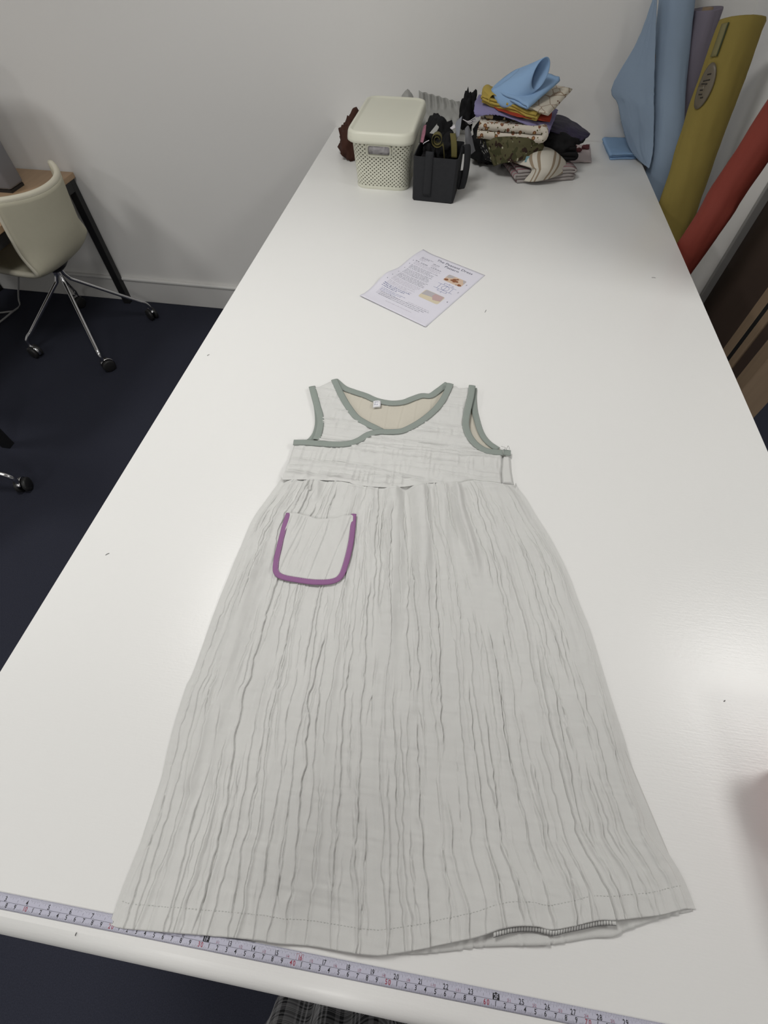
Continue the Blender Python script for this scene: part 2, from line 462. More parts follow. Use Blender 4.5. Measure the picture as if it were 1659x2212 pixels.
# ---- skirt, front layer
sk_left = [(609, 1033), (575, 1079), (545, 1122), (520, 1180), (496, 1240), (457, 1339), (418, 1448), (400, 1487), (370, 1585), (345, 1690), (310, 1800), (268, 1908), (236, 1996)]
sk_right = [(1113, 1046), (1136, 1075), (1158, 1112), (1180, 1146), (1206, 1192), (1230, 1243), (1251, 1300), (1279, 1371), (1318, 1499), (1350, 1598), (1377, 1689), (1404, 1758), (1416, 1797), (1473, 1890), (1503, 1963)]
sk_top = [(609, 1033), (672, 1033), (747, 1037), (769, 1044), (822, 1049), (874, 1048), (919, 1041), (952, 1039), (986, 1041), (1020, 1035), (1079, 1042), (1113, 1046)]
sk_hem = [(236, 1996), (260, 2005), (320, 2011), (370, 2015), (430, 2020), (500, 2026), (560, 2032), (600, 2039), (650, 2042), (690, 2047), (745, 2057), (800, 2064), (830, 2064), (905, 2052), (955, 2041), (1030, 2025), (1080, 2008), (1120, 2001), (1160, 2002), (1195, 2009), (1255, 1997), (1295, 1988), (1330, 1988), (1380, 1983), (1430, 1976), (1480, 1964), (1503, 1963)]
hem_lift = [0.002, 0.003, 0.003, 0.004, 0.003, 0.004, 0.004, 0.005, 0.004, 0.005, 0.006, 0.007, 0.007, 0.006, 0.007, 0.010, 0.013, 0.015, 0.013, 0.010, 0.012, 0.013, 0.011, 0.008, 0.006, 0.004, 0.002]
NU, NV = 980, 700
v1 = np.linspace(0, 1, NV); u1 = np.linspace(0, 1, NU)
Lp = smoothline(PX(sk_left, 0.002), NV)[:, :2]; Rp = smoothline(PX(sk_right, 0.002), NV)[:, :2]
Tp = smoothline(PX(sk_top, 0.010), NU)[:, :2]
Bw = np.array([G(a, b, l) for (a, b), l in zip(sk_hem, hem_lift)])
Bs = smoothline(Bw, NU); Bp = Bs[:, :2]; hemz = Bs[:, 2] - TT
Tp[0] = Lp[0]; Tp[-1] = Rp[0]; Bp[0] = Lp[-1]; Bp[-1] = Rp[-1]
U, V = np.meshgrid(u1, v1)
XY = ((1 - V)[..., None] * Tp[None] + V[..., None] * Bp[None] + (1 - U)[..., None] * Lp[:, None] + U[..., None] * Rp[:, None]
      - ((1 - U) * (1 - V))[..., None] * Tp[0] - (U * (1 - V))[..., None] * Tp[-1] - ((1 - U) * V)[..., None] * Bp[0] - (U * V)[..., None] * Bp[-1])
X, Y = XY[..., 0], XY[..., 1]
Wd = np.hypot(Rp[:, 0] - Lp[:, 0], Rp[:, 1] - Lp[:, 1])[:, None]
ed = np.minimum(U, 1 - U) * Wd
H = 0.0015 + 0.0055 * sstep(ed / 0.022)
H += 0.0018 * fnoise(X * 9, Y * 5, 3, 3) * sstep(ed / 0.03)
H += (hemz[None] - 0.004) * np.exp(-((1 - V) / 0.10) ** 2) * sstep(ed / 0.03)
H += 0.0035 * np.exp(-(V / 0.05) ** 2) * sstep(ed / 0.03)
# gathers below the waist seam
gx = np.sort(rng.uniform(0.03, 0.97, 44))
for c in gx:
    a = rng.uniform(0.0006, 0.0024) * (1 if rng.rand() < 0.75 else -0.9)
    w = rng.uniform(0.006, 0.013); tau = rng.uniform(0.07, 0.32)
    d = (U - c - 0.012 * vnoise(V * 5, V * 0 + c * 50, 5)) * Wd
    H += a * np.exp(-(d / (w * (1 + 1.6 * V))) ** 2) * np.exp(-(V / tau) ** 1.3) * sstep(ed / 0.02)
for pts, a, w in (
        ([(876, 1052), (886, 1130), (890, 1230), (880, 1310)], -0.0065, 0.008), ([(880, 1300), (866, 1420), (858, 1560)], -0.0030, 0.012),
        ([(906, 1055), (918, 1150), (914, 1260), (906, 1380)], 0.0070, 0.014), ([(852, 1055), (853, 1150), (842, 1300), (830, 1420)], 0.0050, 0.012),
        ([(986, 1048), (996, 1100), (1020, 1180), (1042, 1270)], 0.0065, 0.008), ([(973, 1050), (980, 1110), (1002, 1190)], -0.0045, 0.006),
        ([(960, 1050), (958, 1130), (966, 1240)], 0.0045, 0.010), ([(1008, 1060), (1030, 1130), (1050, 1200)], -0.0025, 0.008),
        ([(672, 1040), (669, 1062)], -0.0045, 0.004), ([(686, 1042), (684, 1080)], 0.003, 0.006), ([(660, 1042), (650, 1090)], 0.003, 0.007),
        ([(552, 1150), (508, 1260), (474, 1380), (440, 1500)], -0.0040, 0.011), ([(574, 1150), (532, 1270), (498, 1390), (470, 1500)], 0.0045, 0.013),
        ([(530, 1170), (486, 1280), (452, 1390)], 0.0030, 0.010), ([(760, 1055), (738, 1130), (722, 1180)], 0.003, 0.009), ([(800, 1060), (806, 1130), (796, 1230)], 0.004, 0.010),
        ([(824, 1060), (832, 1130), (822, 1230)], -0.0030, 0.007), ([(1062, 1055), (1082, 1130), (1110, 1230)], 0.0025, 0.010), ([(640, 1045), (612, 1090), (590, 1150)], 0.003, 0.010),
        ([(930, 1055), (938, 1150), (936, 1250)], -0.003, 0.007), ([(1360, 1600), (1392, 1720), (1440, 1850)], -0.002, 0.010), ([(430, 1500), (390, 1620), (352, 1740)], -0.0025, 0.010),
        ([(455, 1500), (420, 1620), (385, 1740)], 0.0025, 0.011), ([(860, 1450), (852, 1640), (845, 1800)], 0.002, 0.025)):
    P = PX(pts, 0.01)[:, :2]
    d, pos = seg_dist(X, Y, P)
    end = np.clip((1 - pos) * 3, 0, 1) if pts[0][1] < 1070 else np.clip(pos * 4, 0, 1) * np.clip((1 - pos) * 4, 0, 1)
    H += 1.35 * a * np.exp(-(d / w) ** 2) * sstep(end)
Hs = H.copy()                    # without the fine crinkles
lines = []
nl = 62
for k in range(nl):
    lines.append(((k + 0.5 + rng.uniform(-0.36, 0.36)) / nl, rng.uniform(0.0013, 0.0027), 1))
for k in range(170):
    lines.append((rng.uniform(0.01, 0.99), rng.uniform(0.0007, 0.0016), 0))
for c, A, big in lines:
    nseg = rng.randint(2, 5) if big else rng.randint(1, 3)
    win = np.zeros(NV)
    for s in range(nseg):
        a0 = rng.uniform(-0.1, 0.9); b0 = a0 + (rng.uniform(0.18, 0.5) if big else rng.uniform(0.06, 0.22))
        win = np.maximum(win, sstep((v1 - a0) / 0.05) * sstep((b0 - v1) / 0.05) * rng.uniform(0.6, 1.0))
    sgn = 1 if rng.rand() < 0.62 else -1
    sd = rng.randint(1000)
    wv = 0.0045 * vnoise(v1 * 7, 0 * v1 + c * 91, sd) + 0.0020 * vnoise(v1 * 26, 0 * v1 + c * 37, sd + 1) + 0.0010 * vnoise(v1 * 75, 0 * v1, sd + 2)
    cu = c * Wd[:, 0] + wv
    j0 = max(0, int((c - 0.05) * NU)); j1 = min(NU, int((c + 0.05) * NU) + 1)
    d = sgn * (U[:, j0:j1] * Wd - cu[:, None])
    H[:, j0:j1] += crease(d, A, 0.00062, rng.uniform(0.0018, 0.0040)) * win[:, None] * sstep((ed[:, j0:j1] - 0.004) / 0.01)
uw = U * Wd.mean()
H += (0.0011 * vnoise(uw * 75, V * 6, 61) + 0.0007 * vnoise(uw * 150, V * 12, 62) + 0.0006 * vnoise(uw * 60, V * 55, 63)) * sstep(ed / 0.02)
H += 0.00022 * vnoise(X * 40, Y * 260, 9) + 0.00018 * vnoise(X * 300, Y * 60, 10)
H = 0.0068 + (H - 0.0068) * sstep(V / 0.010) * (1 - 0.25 * np.exp(-((V - 0.012) / 0.006) ** 2))
H = np.maximum(H, 0.0012)
H[-1] = np.maximum(hemz + 0.0004 * vnoise(u1 * 90, 0 * u1, 4), 0.0008)
P3 = np.dstack([X, Y, TT + H])
# the hem turns down a little
hem1 = P3[-1].copy(); hem1[:, 1] -= 0.0003; hem1[:, 2] = np.maximum(hem1[:, 2] - 0.0008, TT + 0.0003)
hem2 = hem1.copy(); hem2[:, 1] += 0.012 * sstep((np.minimum(u1, 1 - u1) - 0.012) / 0.05)
skirt = grid('skirt_front', np.concatenate([P3, hem1[None], hem2[None]]), M['dress'], dress, flip=True)
print('skirt done')

# height of the smooth skirt surface on a raster, for things sewn on it
_x0, _y0, _st = X.min() - 0.01, Y.min() - 0.01, 0.003
_nx = int((X.max() - _x0) / _st) + 8; _ny = int((Y.max() - _y0) / _st) + 8
_ras = np.zeros((_ny, _nx)); _cnt = np.zeros((_ny, _nx))
_ix = ((X - _x0) / _st).astype(int).ravel(); _iy = ((Y - _y0) / _st).astype(int).ravel()
np.add.at(_ras, (_iy, _ix), Hs.ravel()); np.add.at(_cnt, (_iy, _ix), 1)
_ras = np.where(_cnt > 0, _ras / np.maximum(_cnt, 1), 0.004)
def skirt_h(x, y):
    fx = np.clip((np.asarray(x) - _x0) / _st - 0.5, 0, _nx - 2.001); fy = np.clip((np.asarray(y) - _y0) / _st - 0.5, 0, _ny - 2.001)
    ix = fx.astype(int); iy = fy.astype(int); fx = fx - ix; fy = fy - iy
    return (_ras[iy, ix] * (1 - fx) + _ras[iy, ix + 1] * fx) * (1 - fy) + (_ras[iy + 1, ix] * (1 - fx) + _ras[iy + 1, ix + 1] * fx) * fy

def dashes(name, path, mat, parent, on=0.0022, off=0.0013, r=0.00028, lift=0.0):
    path = np.asarray(path, float)
    L = np.linalg.norm(np.diff(path, axis=0), axis=1).sum()
    n = max(2, int(L / (on + off)))
    q = polyline(path, n * 6 + 1); q[:, 2] += lift
    ps = []
    for i in range(n):
        a = q[i * 6]; b = q[min(len(q) - 1, i * 6 + int(round(6 * on / (on + off))))]
        ps.append([a, b])
    o = tubes(name, ps, r, mat, parent, 4)
    return o
hr = int(0.966 * NV)
hs = P3[hr, 8:-8].copy(); hs[:, 2] += 0.0002
dashes('hem_stitching', hs[::4], M['stitch'], dress, 0.0016, 0.0022, 0.00032)

# ---- skirt, back layer peeping out under the front hem
bk_hem = [(250, 1985), (400, 2012), (600, 2036), (745, 2052), (830, 2062), (955, 2056), (1055, 2044), (1150, 2041), (1205, 2038), (1280, 2026), (1325, 2023), (1355, 2008), (1430, 1984), (1497, 1968)]
n_u, n_v = 240, 60
bh = smoothline(PX(bk_hem, 0.001), n_u)
top_b = np.array([P3[int(NV * 0.72), int(6 + (NU - 13) * t)] for t in np.linspace(0, 1, n_u)])
t = np.linspace(0, 1, n_v)[:, None, None]
Pb = top_b[None] * (1 - t) + bh[None] * t
uu = np.linspace(0, 1, n_u)[None]
Pb[..., 2] = TT + 0.0008 + 0.0009 * (1 + vnoise(uu * 25 + 0 * t[..., 0], t[..., 0] * 3 + 0 * uu, 77)) * sstep(np.minimum(uu, 1 - uu) * 12)
for c in rng.uniform(0.02, 0.98, 36):
    d = (uu - c) * 0.62 + 0.002 * vnoise(t[..., 0] * 9, 0 * t[..., 0] + c * 40, 8)
    Pb[..., 2] += crease(d, 0.0010, 0.0012, 0.003) * sstep((t[..., 0] - 0.5) * 2)
Pb[..., 2] += 0.005 * np.exp(-((uu - 0.70) / 0.06) ** 2) * sstep((t[..., 0] - 0.8) / 0.2) * 0.5
grid('skirt_back', Pb, M['dress'], dress, 0.0008, flip=True)
# overlocked hem allowance inside the open hem
lad = [(1066, 2014), (1085, 2009), (1120, 2002), (1160, 2003), (1195, 2011), (1225, 2004), (1255, 1998), (1295, 1989), (1330, 1988)]
la = smoothline(np.array([G(a, b, 0.011) for a, b in lad]), 90)
lb = la.copy(); lb[:, 1] -= 0.0042; lb[:, 2] -= 0.0035 * np.sin(np.linspace(0, math.pi, 90)) ** 0.5
ov = grid('hem_overlock', np.stack([la, lb], 0), M['dress'], dress, 0.0006)
tubes('overlock_thread', [[la[i] + [0, 0, 0.0004], lb[i] + [0.0004, 0, 0.0004]] for i in range(2, 88, 2)] + [list(lb + [0, 0, 0.0003])], 0.00026, M['dark_thread'], ov, 4)

# ---- clipped cloth patches (bodice, pocket)
def inside(X, Y, poly):
    r = np.zeros(X.shape, bool); k = len(poly)
    for i in range(k):
        x0, y0 = poly[i]; x1, y1 = poly[(i + 1) % k]
        c = ((y0 > Y) != (y1 > Y)) & (X < (x1 - x0) * (Y - y0) / (y1 - y0 + 1e-15) + x0)
        r ^= c
    return r

def snap(X, Y, poly):
    best = np.full(X.shape, 1e9); bx = X.copy(); by = Y.copy(); k = len(poly)
    for i in range(k):
        a = poly[i]; b = poly[(i + 1) % k]; d = b - a; L2 = d @ d + 1e-15
        t = np.clip(((X - a[0]) * d[0] + (Y - a[1]) * d[1]) / L2, 0, 1)
        qx = a[0] + t * d[0]; qy = a[1] + t * d[1]; dd = np.hypot(X - qx, Y - qy)
        m = dd < best; best = np.where(m, dd, best); bx = np.where(m, qx, bx); by = np.where(m, qy, by)
    return bx, by, best

def patch(name, poly, hfun, mat, parent, step=0.0012, thick=0.0008):
    poly = np.asarray(poly)[:, :2]
    lo = poly.min(0) - step * 2; hi = poly.max(0) + step * 2
    xs = np.arange(lo[0], hi[0], step); ys = np.arange(lo[1], hi[1], step)
    X, Y = np.meshgrid(xs, ys)
    ins = inside(X, Y, poly)
    n, m = X.shape
    Q = grid_quads(n, m)
    keep = ins.ravel()[Q].sum(1) >= 2
    Q = Q[keep]
    used = np.zeros(n * m, bool); used[Q.ravel()] = True
    out = used & ~ins.ravel()
    xf, yf = X.ravel().copy(), Y.ravel().copy()
    sx, sy, _ = snap(xf[out], yf[out], poly); xf[out] = sx; yf[out] = sy
    idx = np.full(n * m, -1); idx[used] = np.arange(used.sum())
    x = xf[used]; y = yf[used]
    _, _, dist = snap(x, y, poly)
    z = TT + hfun(x, y, dist)
    return quads_mesh_t(name, np.stack([x, y, z], 1), idx[Q], mat, parent, thick)

def quads_mesh_t(name, V, Q, mat, parent, thick):
    o = quads_mesh(name, V, Q, mat, parent, True, V[:, :2])
    if thick:
        md = o.modifiers.new('thickness', 'SOLIDIFY'); md.thickness = thick; md.offset = -1
    return o

bod_main = smoothline(PX([(634, 956), (663, 956), (700, 959), (736, 960), (759, 957), (777, 950), (795, 939), (817, 933), (844, 934), (868, 932), (887, 923), (914, 907), (938, 887), (954, 869), (965, 849), (973, 827)], 0.012), 90)
bod_main = np.vstack([bod_main, PX([(985, 829), (992, 834), (1003, 833), (1021, 833)], 0.012),
    smoothline(PX([(1017, 854), (1012, 876), (1007, 901), (1005, 919), (1010, 937), (1021, 954), (1037, 968), (1055, 976), (1086, 979)], 0.012), 50),
    PX([(1086, 1000), (1084, 1020), (1086, 1043)], 0.012), smoothline(PX(sk_top, 0.012), 60)[::-1][4:] + np.array([0, -0.0025, 0]), PX([(620, 1005), (627, 980)], 0.010)])

hl = [(float(rng.uniform(-0.005, 0.35)), rng.uniform(0.0010, 0.0026), rng.randint(999), rng.uniform(0, 1), 1 if rng.rand() < 0.6 else -1) for _ in range(64)]
yw = G(850, 1045, 0.01)[1]
def bodice_relief(x, y):
    h = 0.0006 * fnoise(x * 22, y * 45, 21, 3)
    # puckered columns, stronger in bands
    band = 0.55 + 0.6 * vnoise(x * 3, y * 26, 31)
    h = h + 0.0050 * band * (0.5 - np.abs(vnoise(x * 112, y * 30, 32))) + 0.0004 * vnoise(x * 40, y * 200, 33)
    for y0, A, sd, ph, sg in hl:
        d = sg * (y - yw - y0 - 0.006 * vnoise(x * 7, 0 * x, sd) - 0.0018 * vnoise(x * 38, 0 * x, sd + 3))
        h = h + crease(d, A, 0.0009, 0.003) * sstep(1.6 * vnoise(x * 8 + ph * 9, 0 * x, sd + 7) + 0.65)
    return h
def h_main(x, y, dist):
    up = np.clip((y - yw) / 0.3, 0, 1)
    low = sstep((0.03 - (y - yw)) / 0.02)
    return 0.0050 + 0.0045 * np.maximum(sstep(dist / 0.004), low) * (1 - 0.10 * up) + 0.0014 * low + bodice_relief(x, y) * sstep(dist / 0.008)
patch('bodice_front', bod_main, h_main, M['dress'], dress, 0.00115)

bod_left = np.vstack([smoothline(PX([(720, 818), (730, 838), (741, 860), (754, 881), (770, 901), (790, 914), (808, 923), (822, 931)], 0.008), 50),
    PX([(800, 950), (760, 966), (700, 968), (683, 962)], 0.006),
    smoothline(PX([(683, 948), (687, 936), (690, 917), (690, 898), (685, 876), (678, 854), (672, 834)], 0.008), 40), PX([(688, 833), (703, 826)], 0.008)])
patch('bodice_underlap', bod_left, lambda x, y, d: 0.0040 + 0.0022 * sstep(d / 0.004) + bodice_relief(x + 0.3, y + 0.013) * sstep(d / 0.008), M['dress'], dress, 0.00115)

bod_back = np.vstack([smoothline(PX([(722, 819), (743, 838), (763, 845), (790, 854), (813, 864), (844, 870), (871, 869), (890, 861), (911, 854), (930, 854), (947, 843), (965, 829)], 0.002), 60),
    PX([(968, 838), (1022, 848)], 0.002), smoothline(PX([(1026, 850), (1028, 881), (1033, 906), (1041, 930), (1052, 947), (1066, 961), (1086, 974)], 0.002), 40),
    PX([(1084, 1030), (640, 1028), (642, 960), (668, 952), (680, 936), (684, 900), (682, 880), (676, 856), (690, 846), (716, 838)], 0.002)])
def h_back(x, y, d):
    h = 0.0016 + 0.0004 * fnoise(x * 20, y * 20, 55, 2)
    for k in range(14):
        xc = 0.19 + 0.029 * k + 0.004 * math.sin(k * 3.1)
        h = h + crease(x - xc - 0.003 * vnoise(y * 14, 0 * y + k, 60 + k), 0.0005, 0.0012, 0.003)
    return np.maximum(h, 0.001)
patch('bodice_back', bod_back, h_back, M['lining'], dress, 0.0016, 0.0006)
# side strip of the back wrapping to the front
strip = PX([(1084, 982), (1104, 983), (1107, 1015), (1112, 1047), (1083, 1045), (1081, 1020)], 0.007)
patch('side_panel', strip, lambda x, y, d: 0.0015 + 0.006 * sstep(d / 0.006) + 0.0004 * vnoise(x * 120, y * 40, 5), M['dress'], dress, 0.0011)

# ---- bindings
def bind(name, pts, h, w, mat, parent, n=70, stitch=0, dome=0.0009):
    p = smoothline(PX(pts, h), n)
    o = ribbon(name, p, w, mat, parent, dome, 0.0008, 9)
    if stitch:
        T = np.gradient(p, axis=0); T /= np.linalg.norm(T, axis=1, keepdims=True)
        Nn = np.stack([-T[:, 1], T[:, 0], 0 * T[:, 0]], 1)
        q = p + Nn * stitch * w * 0.40; q[:, 2] += dome * 0.75 + 0.0005
        dashes('stitching', q, M['stitch'], o, 0.0018, 0.0012, 0.00026)
    return o
bind('neck_binding_back', [(724, 822), (743, 838), (763, 846), (790, 855), (813, 865), (844, 871), (871, 869), (890, 862), (911, 855), (930, 855), (947, 844), (967, 829)], 0.0030, 0.0150, M['sage'], dress, 80, -1)
bind('armhole_binding_back', [(1024, 838), (1023, 860), (1025, 885), (1029, 903), (1036, 927), (1045, 945), (1058, 959), (1076, 971)], 0.0030, 0.0125, M['sage'], dress, 60, 1)
bind('armhole_binding_back', [(675, 838), (682, 865), (686, 890), (687, 915), (682, 936), (672, 950), (664, 955)], 0.0028, 0.0125, M['sage'], dress, 60)
bind('neck_binding_underlap', [(722, 820), (730, 838), (741, 860), (754, 881), (770, 901), (790, 914), (808, 923), (824, 931)], 0.0072, 0.0140, M['sage'], dress, 70, 0)
bind('armhole_binding_underlap', [(674, 835), (679, 854), (685, 876), (691, 898), (692, 917), (688, 936), (683, 950)], 0.0072, 0.0140, M['sage'], dress, 60, 0)
bind('neck_binding_front', [(634, 956), (663, 956), (700, 959), (736, 960), (759, 957), (777, 950), (795, 939), (817, 933), (844, 933), (868, 931), (889, 922), (914, 907), (938, 887), (954, 868), (965, 848), (973, 829)], 0.0108, 0.0140, M['sage'], dress, 150, -1)
bind('armhole_binding_front', [(1020, 833), (1017, 854), (1012, 876), (1007, 901), (1006, 919), (1011, 937), (1022, 954), (1037, 967), (1055, 975), (1086, 978)], 0.0108, 0.0142, M['sage'], dress, 90, -1)
bind('side_binding', [(1087, 977), (1096, 978), (1103, 979)], 0.0080, 0.0140, M['sage'], dress, 10)
# label loop in the neck
lp = [G(814, 866, 0.004), G(814.5, 871, 0.0075), G(814, 877, 0.0080), G(813, 881, 0.0045)]
tagp = smoothline(lp, 14)
tagr = np.array([0.0075, 0.002, 0.0])
tg = grid('care_label', np.stack([tagp - tagr, tagp - tagr * 0.4 + [0, 0, 0.0008], tagp + tagr * 0.4 + [0, 0, 0.0008], tagp + tagr], 1), M['satin'], dress, 0.0005)
tubes('label_print', [[tagp[3] + tagr * k + [0, 0, 0.0012], tagp[10] + tagr * (k - 0.1) + [0, 0, 0.0012]] for k in (-0.45, -0.1, 0.25)], 0.0006, M['navy_print'], tg, 4)
# loose threads
tubes('loose_thread', [spline1(PX([(1087, 973), (1092, 967), (1082, 964)], 0.012), 8), spline1(PX([(1093, 972), (1096, 966), (1098, 963), (1101, 971)], 0.012), 10)], 0.0003, M['dark_thread'], dress, 4)
tubes('pink_thread_end', [spline1(PX([(1086, 1149), (1092, 1152), (1099, 1151)], 0.010), 8)], 0.0004, M['pink_thread'], dress, 4)

# ---- pocket
pk = empty('pocket', G(690, 1190, 0.01), '', ''); del pk['label']; del pk['category']
pk.parent = dress; pk.matrix_parent_inverse = dress.matrix_world.inverted()
pk['label'] = 'patch pocket with purple bound edge'
pk_h = 0.013
pk_poly = np.vstack([PX([(621, 1107), (645, 1109), (665, 1112), (683, 1118), (702, 1119), (721, 1118), (742, 1116), (763, 1112)], pk_h),
    smoothline(PX([(762, 1139), (757, 1176), (747, 1216), (736, 1243), (718, 1254), (680, 1256), (643, 1251), (610, 1243), (597, 1233), (597, 1213), (602, 1184), (612, 1139)], pk_h), 60)])
pkl = [(rng.uniform(0.18, 0.33), rng.uniform(0.0009, 0.0020), rng.randint(999), 1 if rng.rand() < 0.7 else -1) for _ in range(22)]
ytop = pk_poly[:, 1].max()
def pocket_relief(x, y):
    h = 0
    for x0, A, sd, sg in pkl:
        d = sg * (x - x0 - (y - ytop) * 0.12 - 0.003 * vnoise(y * 12, 0 * y, sd) - 0.0014 * vnoise(y * 45, 0 * y, sd + 1))
        h = h + crease(d, A, 0.0009, 0.003) * sstep(1.5 * vnoise(y * 12, 0 * y + sd, sd + 2) + 0.7)
    return h
def h_pocket(x, y, d):
    lip = np.exp(-((ytop - 0.008 - y) / 0.012) ** 2)
    return skirt_h(x, y) + 0.0032 + 0.0025 * lip + pocket_relief(x, y) * sstep(d / 0.006) + 0.0006 * fnoise(x * 90, y * 40, 2, 2)
patch('pocket_panel', pk_poly, h_pocket, M['dress'], pk, 0.0011, 0.0012)
bp_ = smoothline(PX([(623, 1107), (613, 1139), (602, 1184), (596, 1213), (596, 1234), (609, 1245), (642, 1252), (680, 1257), (717, 1255), (736, 1244), (747, 1217), (757, 1176), (762, 1139), (764, 1110)], pk_h), 130)
bp_[:, 2] = TT + skirt_h(bp_[:, 0], bp_[:, 1]) + 0.0040
pb = ribbon('pocket_binding', bp_, 0.0088, M['purple'], pk, 0.0010, 0.0009, 9)
T = np.gradient(bp_, axis=0); T /= np.linalg.norm(T, axis=1, keepdims=True)
q = bp_ + np.stack([-T[:, 1], T[:, 0], 0 * T[:, 0]], 1) * 0.0036; q[:, 2] += 0.0011
M['lilac_stitch'] = material('lilac_stitching', (0.50, 0.38, 0.5, 1), 0.8)
dashes('pocket_stitching', q, M['lilac_stitch'], pb, 0.0020, 0.0010, 0.0003)
for e, (a, b) in enumerate((((623, 1107), (614, 1135)), ((764, 1110), (763, 1135)))):
    pass
print('dress done')

# ================================================================== tape measure
M['tape'] = material('tape_blade', (0.52, 0.52, 0.62, 1), 0.35, spec=0.5)
M['ink'] = material('black_ink', (0.012, 0.012, 0.016, 1), 0.5)
M['grey_ink'] = material('grey_ink', (0.16, 0.16, 0.20, 1), 0.5)
M['red_ink'] = material('red_ink', (0.33, 0.035, 0.065, 1), 0.5)
M['pale_red_ink'] = material('pale_red_ink', (0.36, 0.17, 0.24, 1), 0.5)
_gl = {}
def glyph(s):
    if s not in _gl:
        c = bpy.data.curves.new('glyph', 'FONT'); c.body = s; c.size = 1.0; c.resolution_u = 3; c.offset = 0.003 if len(s) > 3 else 0.014
        o = bpy.data.objects.new('glyph', c); COL.objects.link(o)
        dg = bpy.context.evaluated_depsgraph_get()
        me = o.evaluated_get(dg).to_mesh()
        V = np.array([v.co[:] for v in me.vertices]).reshape(-1, 3); F = [tuple(p.vertices) for p in me.polygons]
        o.evaluated_get(dg).to_mesh_clear()
        bpy.data.objects.remove(o); bpy.data.curves.remove(c)
        if len(V) == 0: V = np.zeros((0, 3))
        _gl[s] = (V, F)
    return _gl[s]

class Flat:                      # collects flat print
    def __init__(self): self.V = []; self.F = []
    def add(self, V, F):
        o = len(self.V); self.V.extend(V); self.F.extend([tuple(i + o for i in f) for f in F])
    def rect(self, fn, x0, y0, x1, y1):
        self.add([fn(x0, y0), fn(x1, y0), fn(x1, y1), fn(x0, y1)], [(0, 1, 2, 3)])
    def stroke(self, fn, pts, w):
        for (x0, y0), (x1, y1) in zip(pts[:-1], pts[1:]):
            dx, dy = x1 - x0, y1 - y0; L = math.hypot(dx, dy) + 1e-9; nx, ny = -dy / L * w / 2, dx / L * w / 2
            self.add([fn(x0 + nx, y0 + ny), fn(x1 + nx, y1 + ny), fn(x1 - nx, y1 - ny), fn(x0 - nx, y0 - ny)], [(0, 3, 2, 1)])
    def poly(self, fn, pts):
        self.add([fn(x, y) for x, y in pts], [tuple(range(len(pts)))])
    def text(self, fn, s, x, y, size, align=0.5, xs=1.0):
        V, F = glyph(s)
        if not len(V): return
        w0, w1 = V[:, 0].min(), V[:, 0].max()
        ox = x - (w0 + (w1 - w0) * align) * size * xs
        self.add([fn(ox + v[0] * size * xs, y + v[1] * size) for v in V], F)
    def build(self, name, mat, parent, stuff=False):
        o = mesh(name, self.V, self.F, mat, parent)
        if stuff: o['kind'] = 'stuff'
        return o

TA = 0.00845; T0 = np.array([-0.0433, 0.02367])      # where inch 0 would be, and the direction of the blade
TW = 0.0136
_ta = np.array([math.cos(TA), math.sin(TA)]); _tn = np.array([-math.sin(TA), math.cos(TA)])
TMID = 0.0008                    # the blade centre line
def tp(s, w, dz=0.0):            # s along the blade, w across (-.5 .. .5 of the width)
    p = T0 + _ta * s + _tn * (TMID + w * TW)
    return np.array([p[0], p[1], TT + 0.0007 + 0.0009 * (1 - (2 * w) ** 2) + dz])
tm = empty('tape_measure', tp(0.3, 0), 'white tape measure blade with inch and centimetre markings along the front of the table', 'tape measure')
ss = np.linspace(0.0, 1.05, 70); ww = np.linspace(-0.5, 0.5, 9)
grid('blade', np.array([[tp(a, b) for b in ww] for a in ss]), M['tape'], tm, 0.0003, -1, flip=True)
up = lambda x, y: tp(x, y / TW - 0.5, 0.00012)       # y in metres from the lower rim
ticks = Flat(); gticks = Flat()
gticks.rect(up, 0.0, TW * 0.485, 1.05, TW * 0.505)
M['hook'] = material('tape_hook_steel', (0.5, 0.5, 0.5, 1), 0.35, metal=1.0)
grid('end_hook', np.array([[tp(a, b, c) for b in (-0.5, -0.2, 0.2, 0.5)] for a, c in ((0.008, 0.0006), (0.0, 0.0006), (-0.0012, 0.0002), (-0.0012, -0.0006))]), M['hook'], tm, 0.0005, 1)
for k in range(0, 16 * 41):
    s = k * 0.0254 / 16
    L = {0: 0.50, 8: 0.40, 4: 0.30, 12: 0.30}.get(k % 16, 0.24 if k % 2 == 0 else 0.19) * TW
    (ticks if k % 8 == 0 else gticks).rect(up, s - 0.00011, TW - L, s + 0.00011, TW * 0.995)
for k in range(0, 1050):
    s = k * 0.001
    L = (0.485 if k % 10 == 0 else 0.27 if k % 5 == 0 else 0.20) * TW
    (ticks if k % 10 == 0 else gticks).rect(up, s - 0.0001, TW * 0.005, s + 0.0001, L)
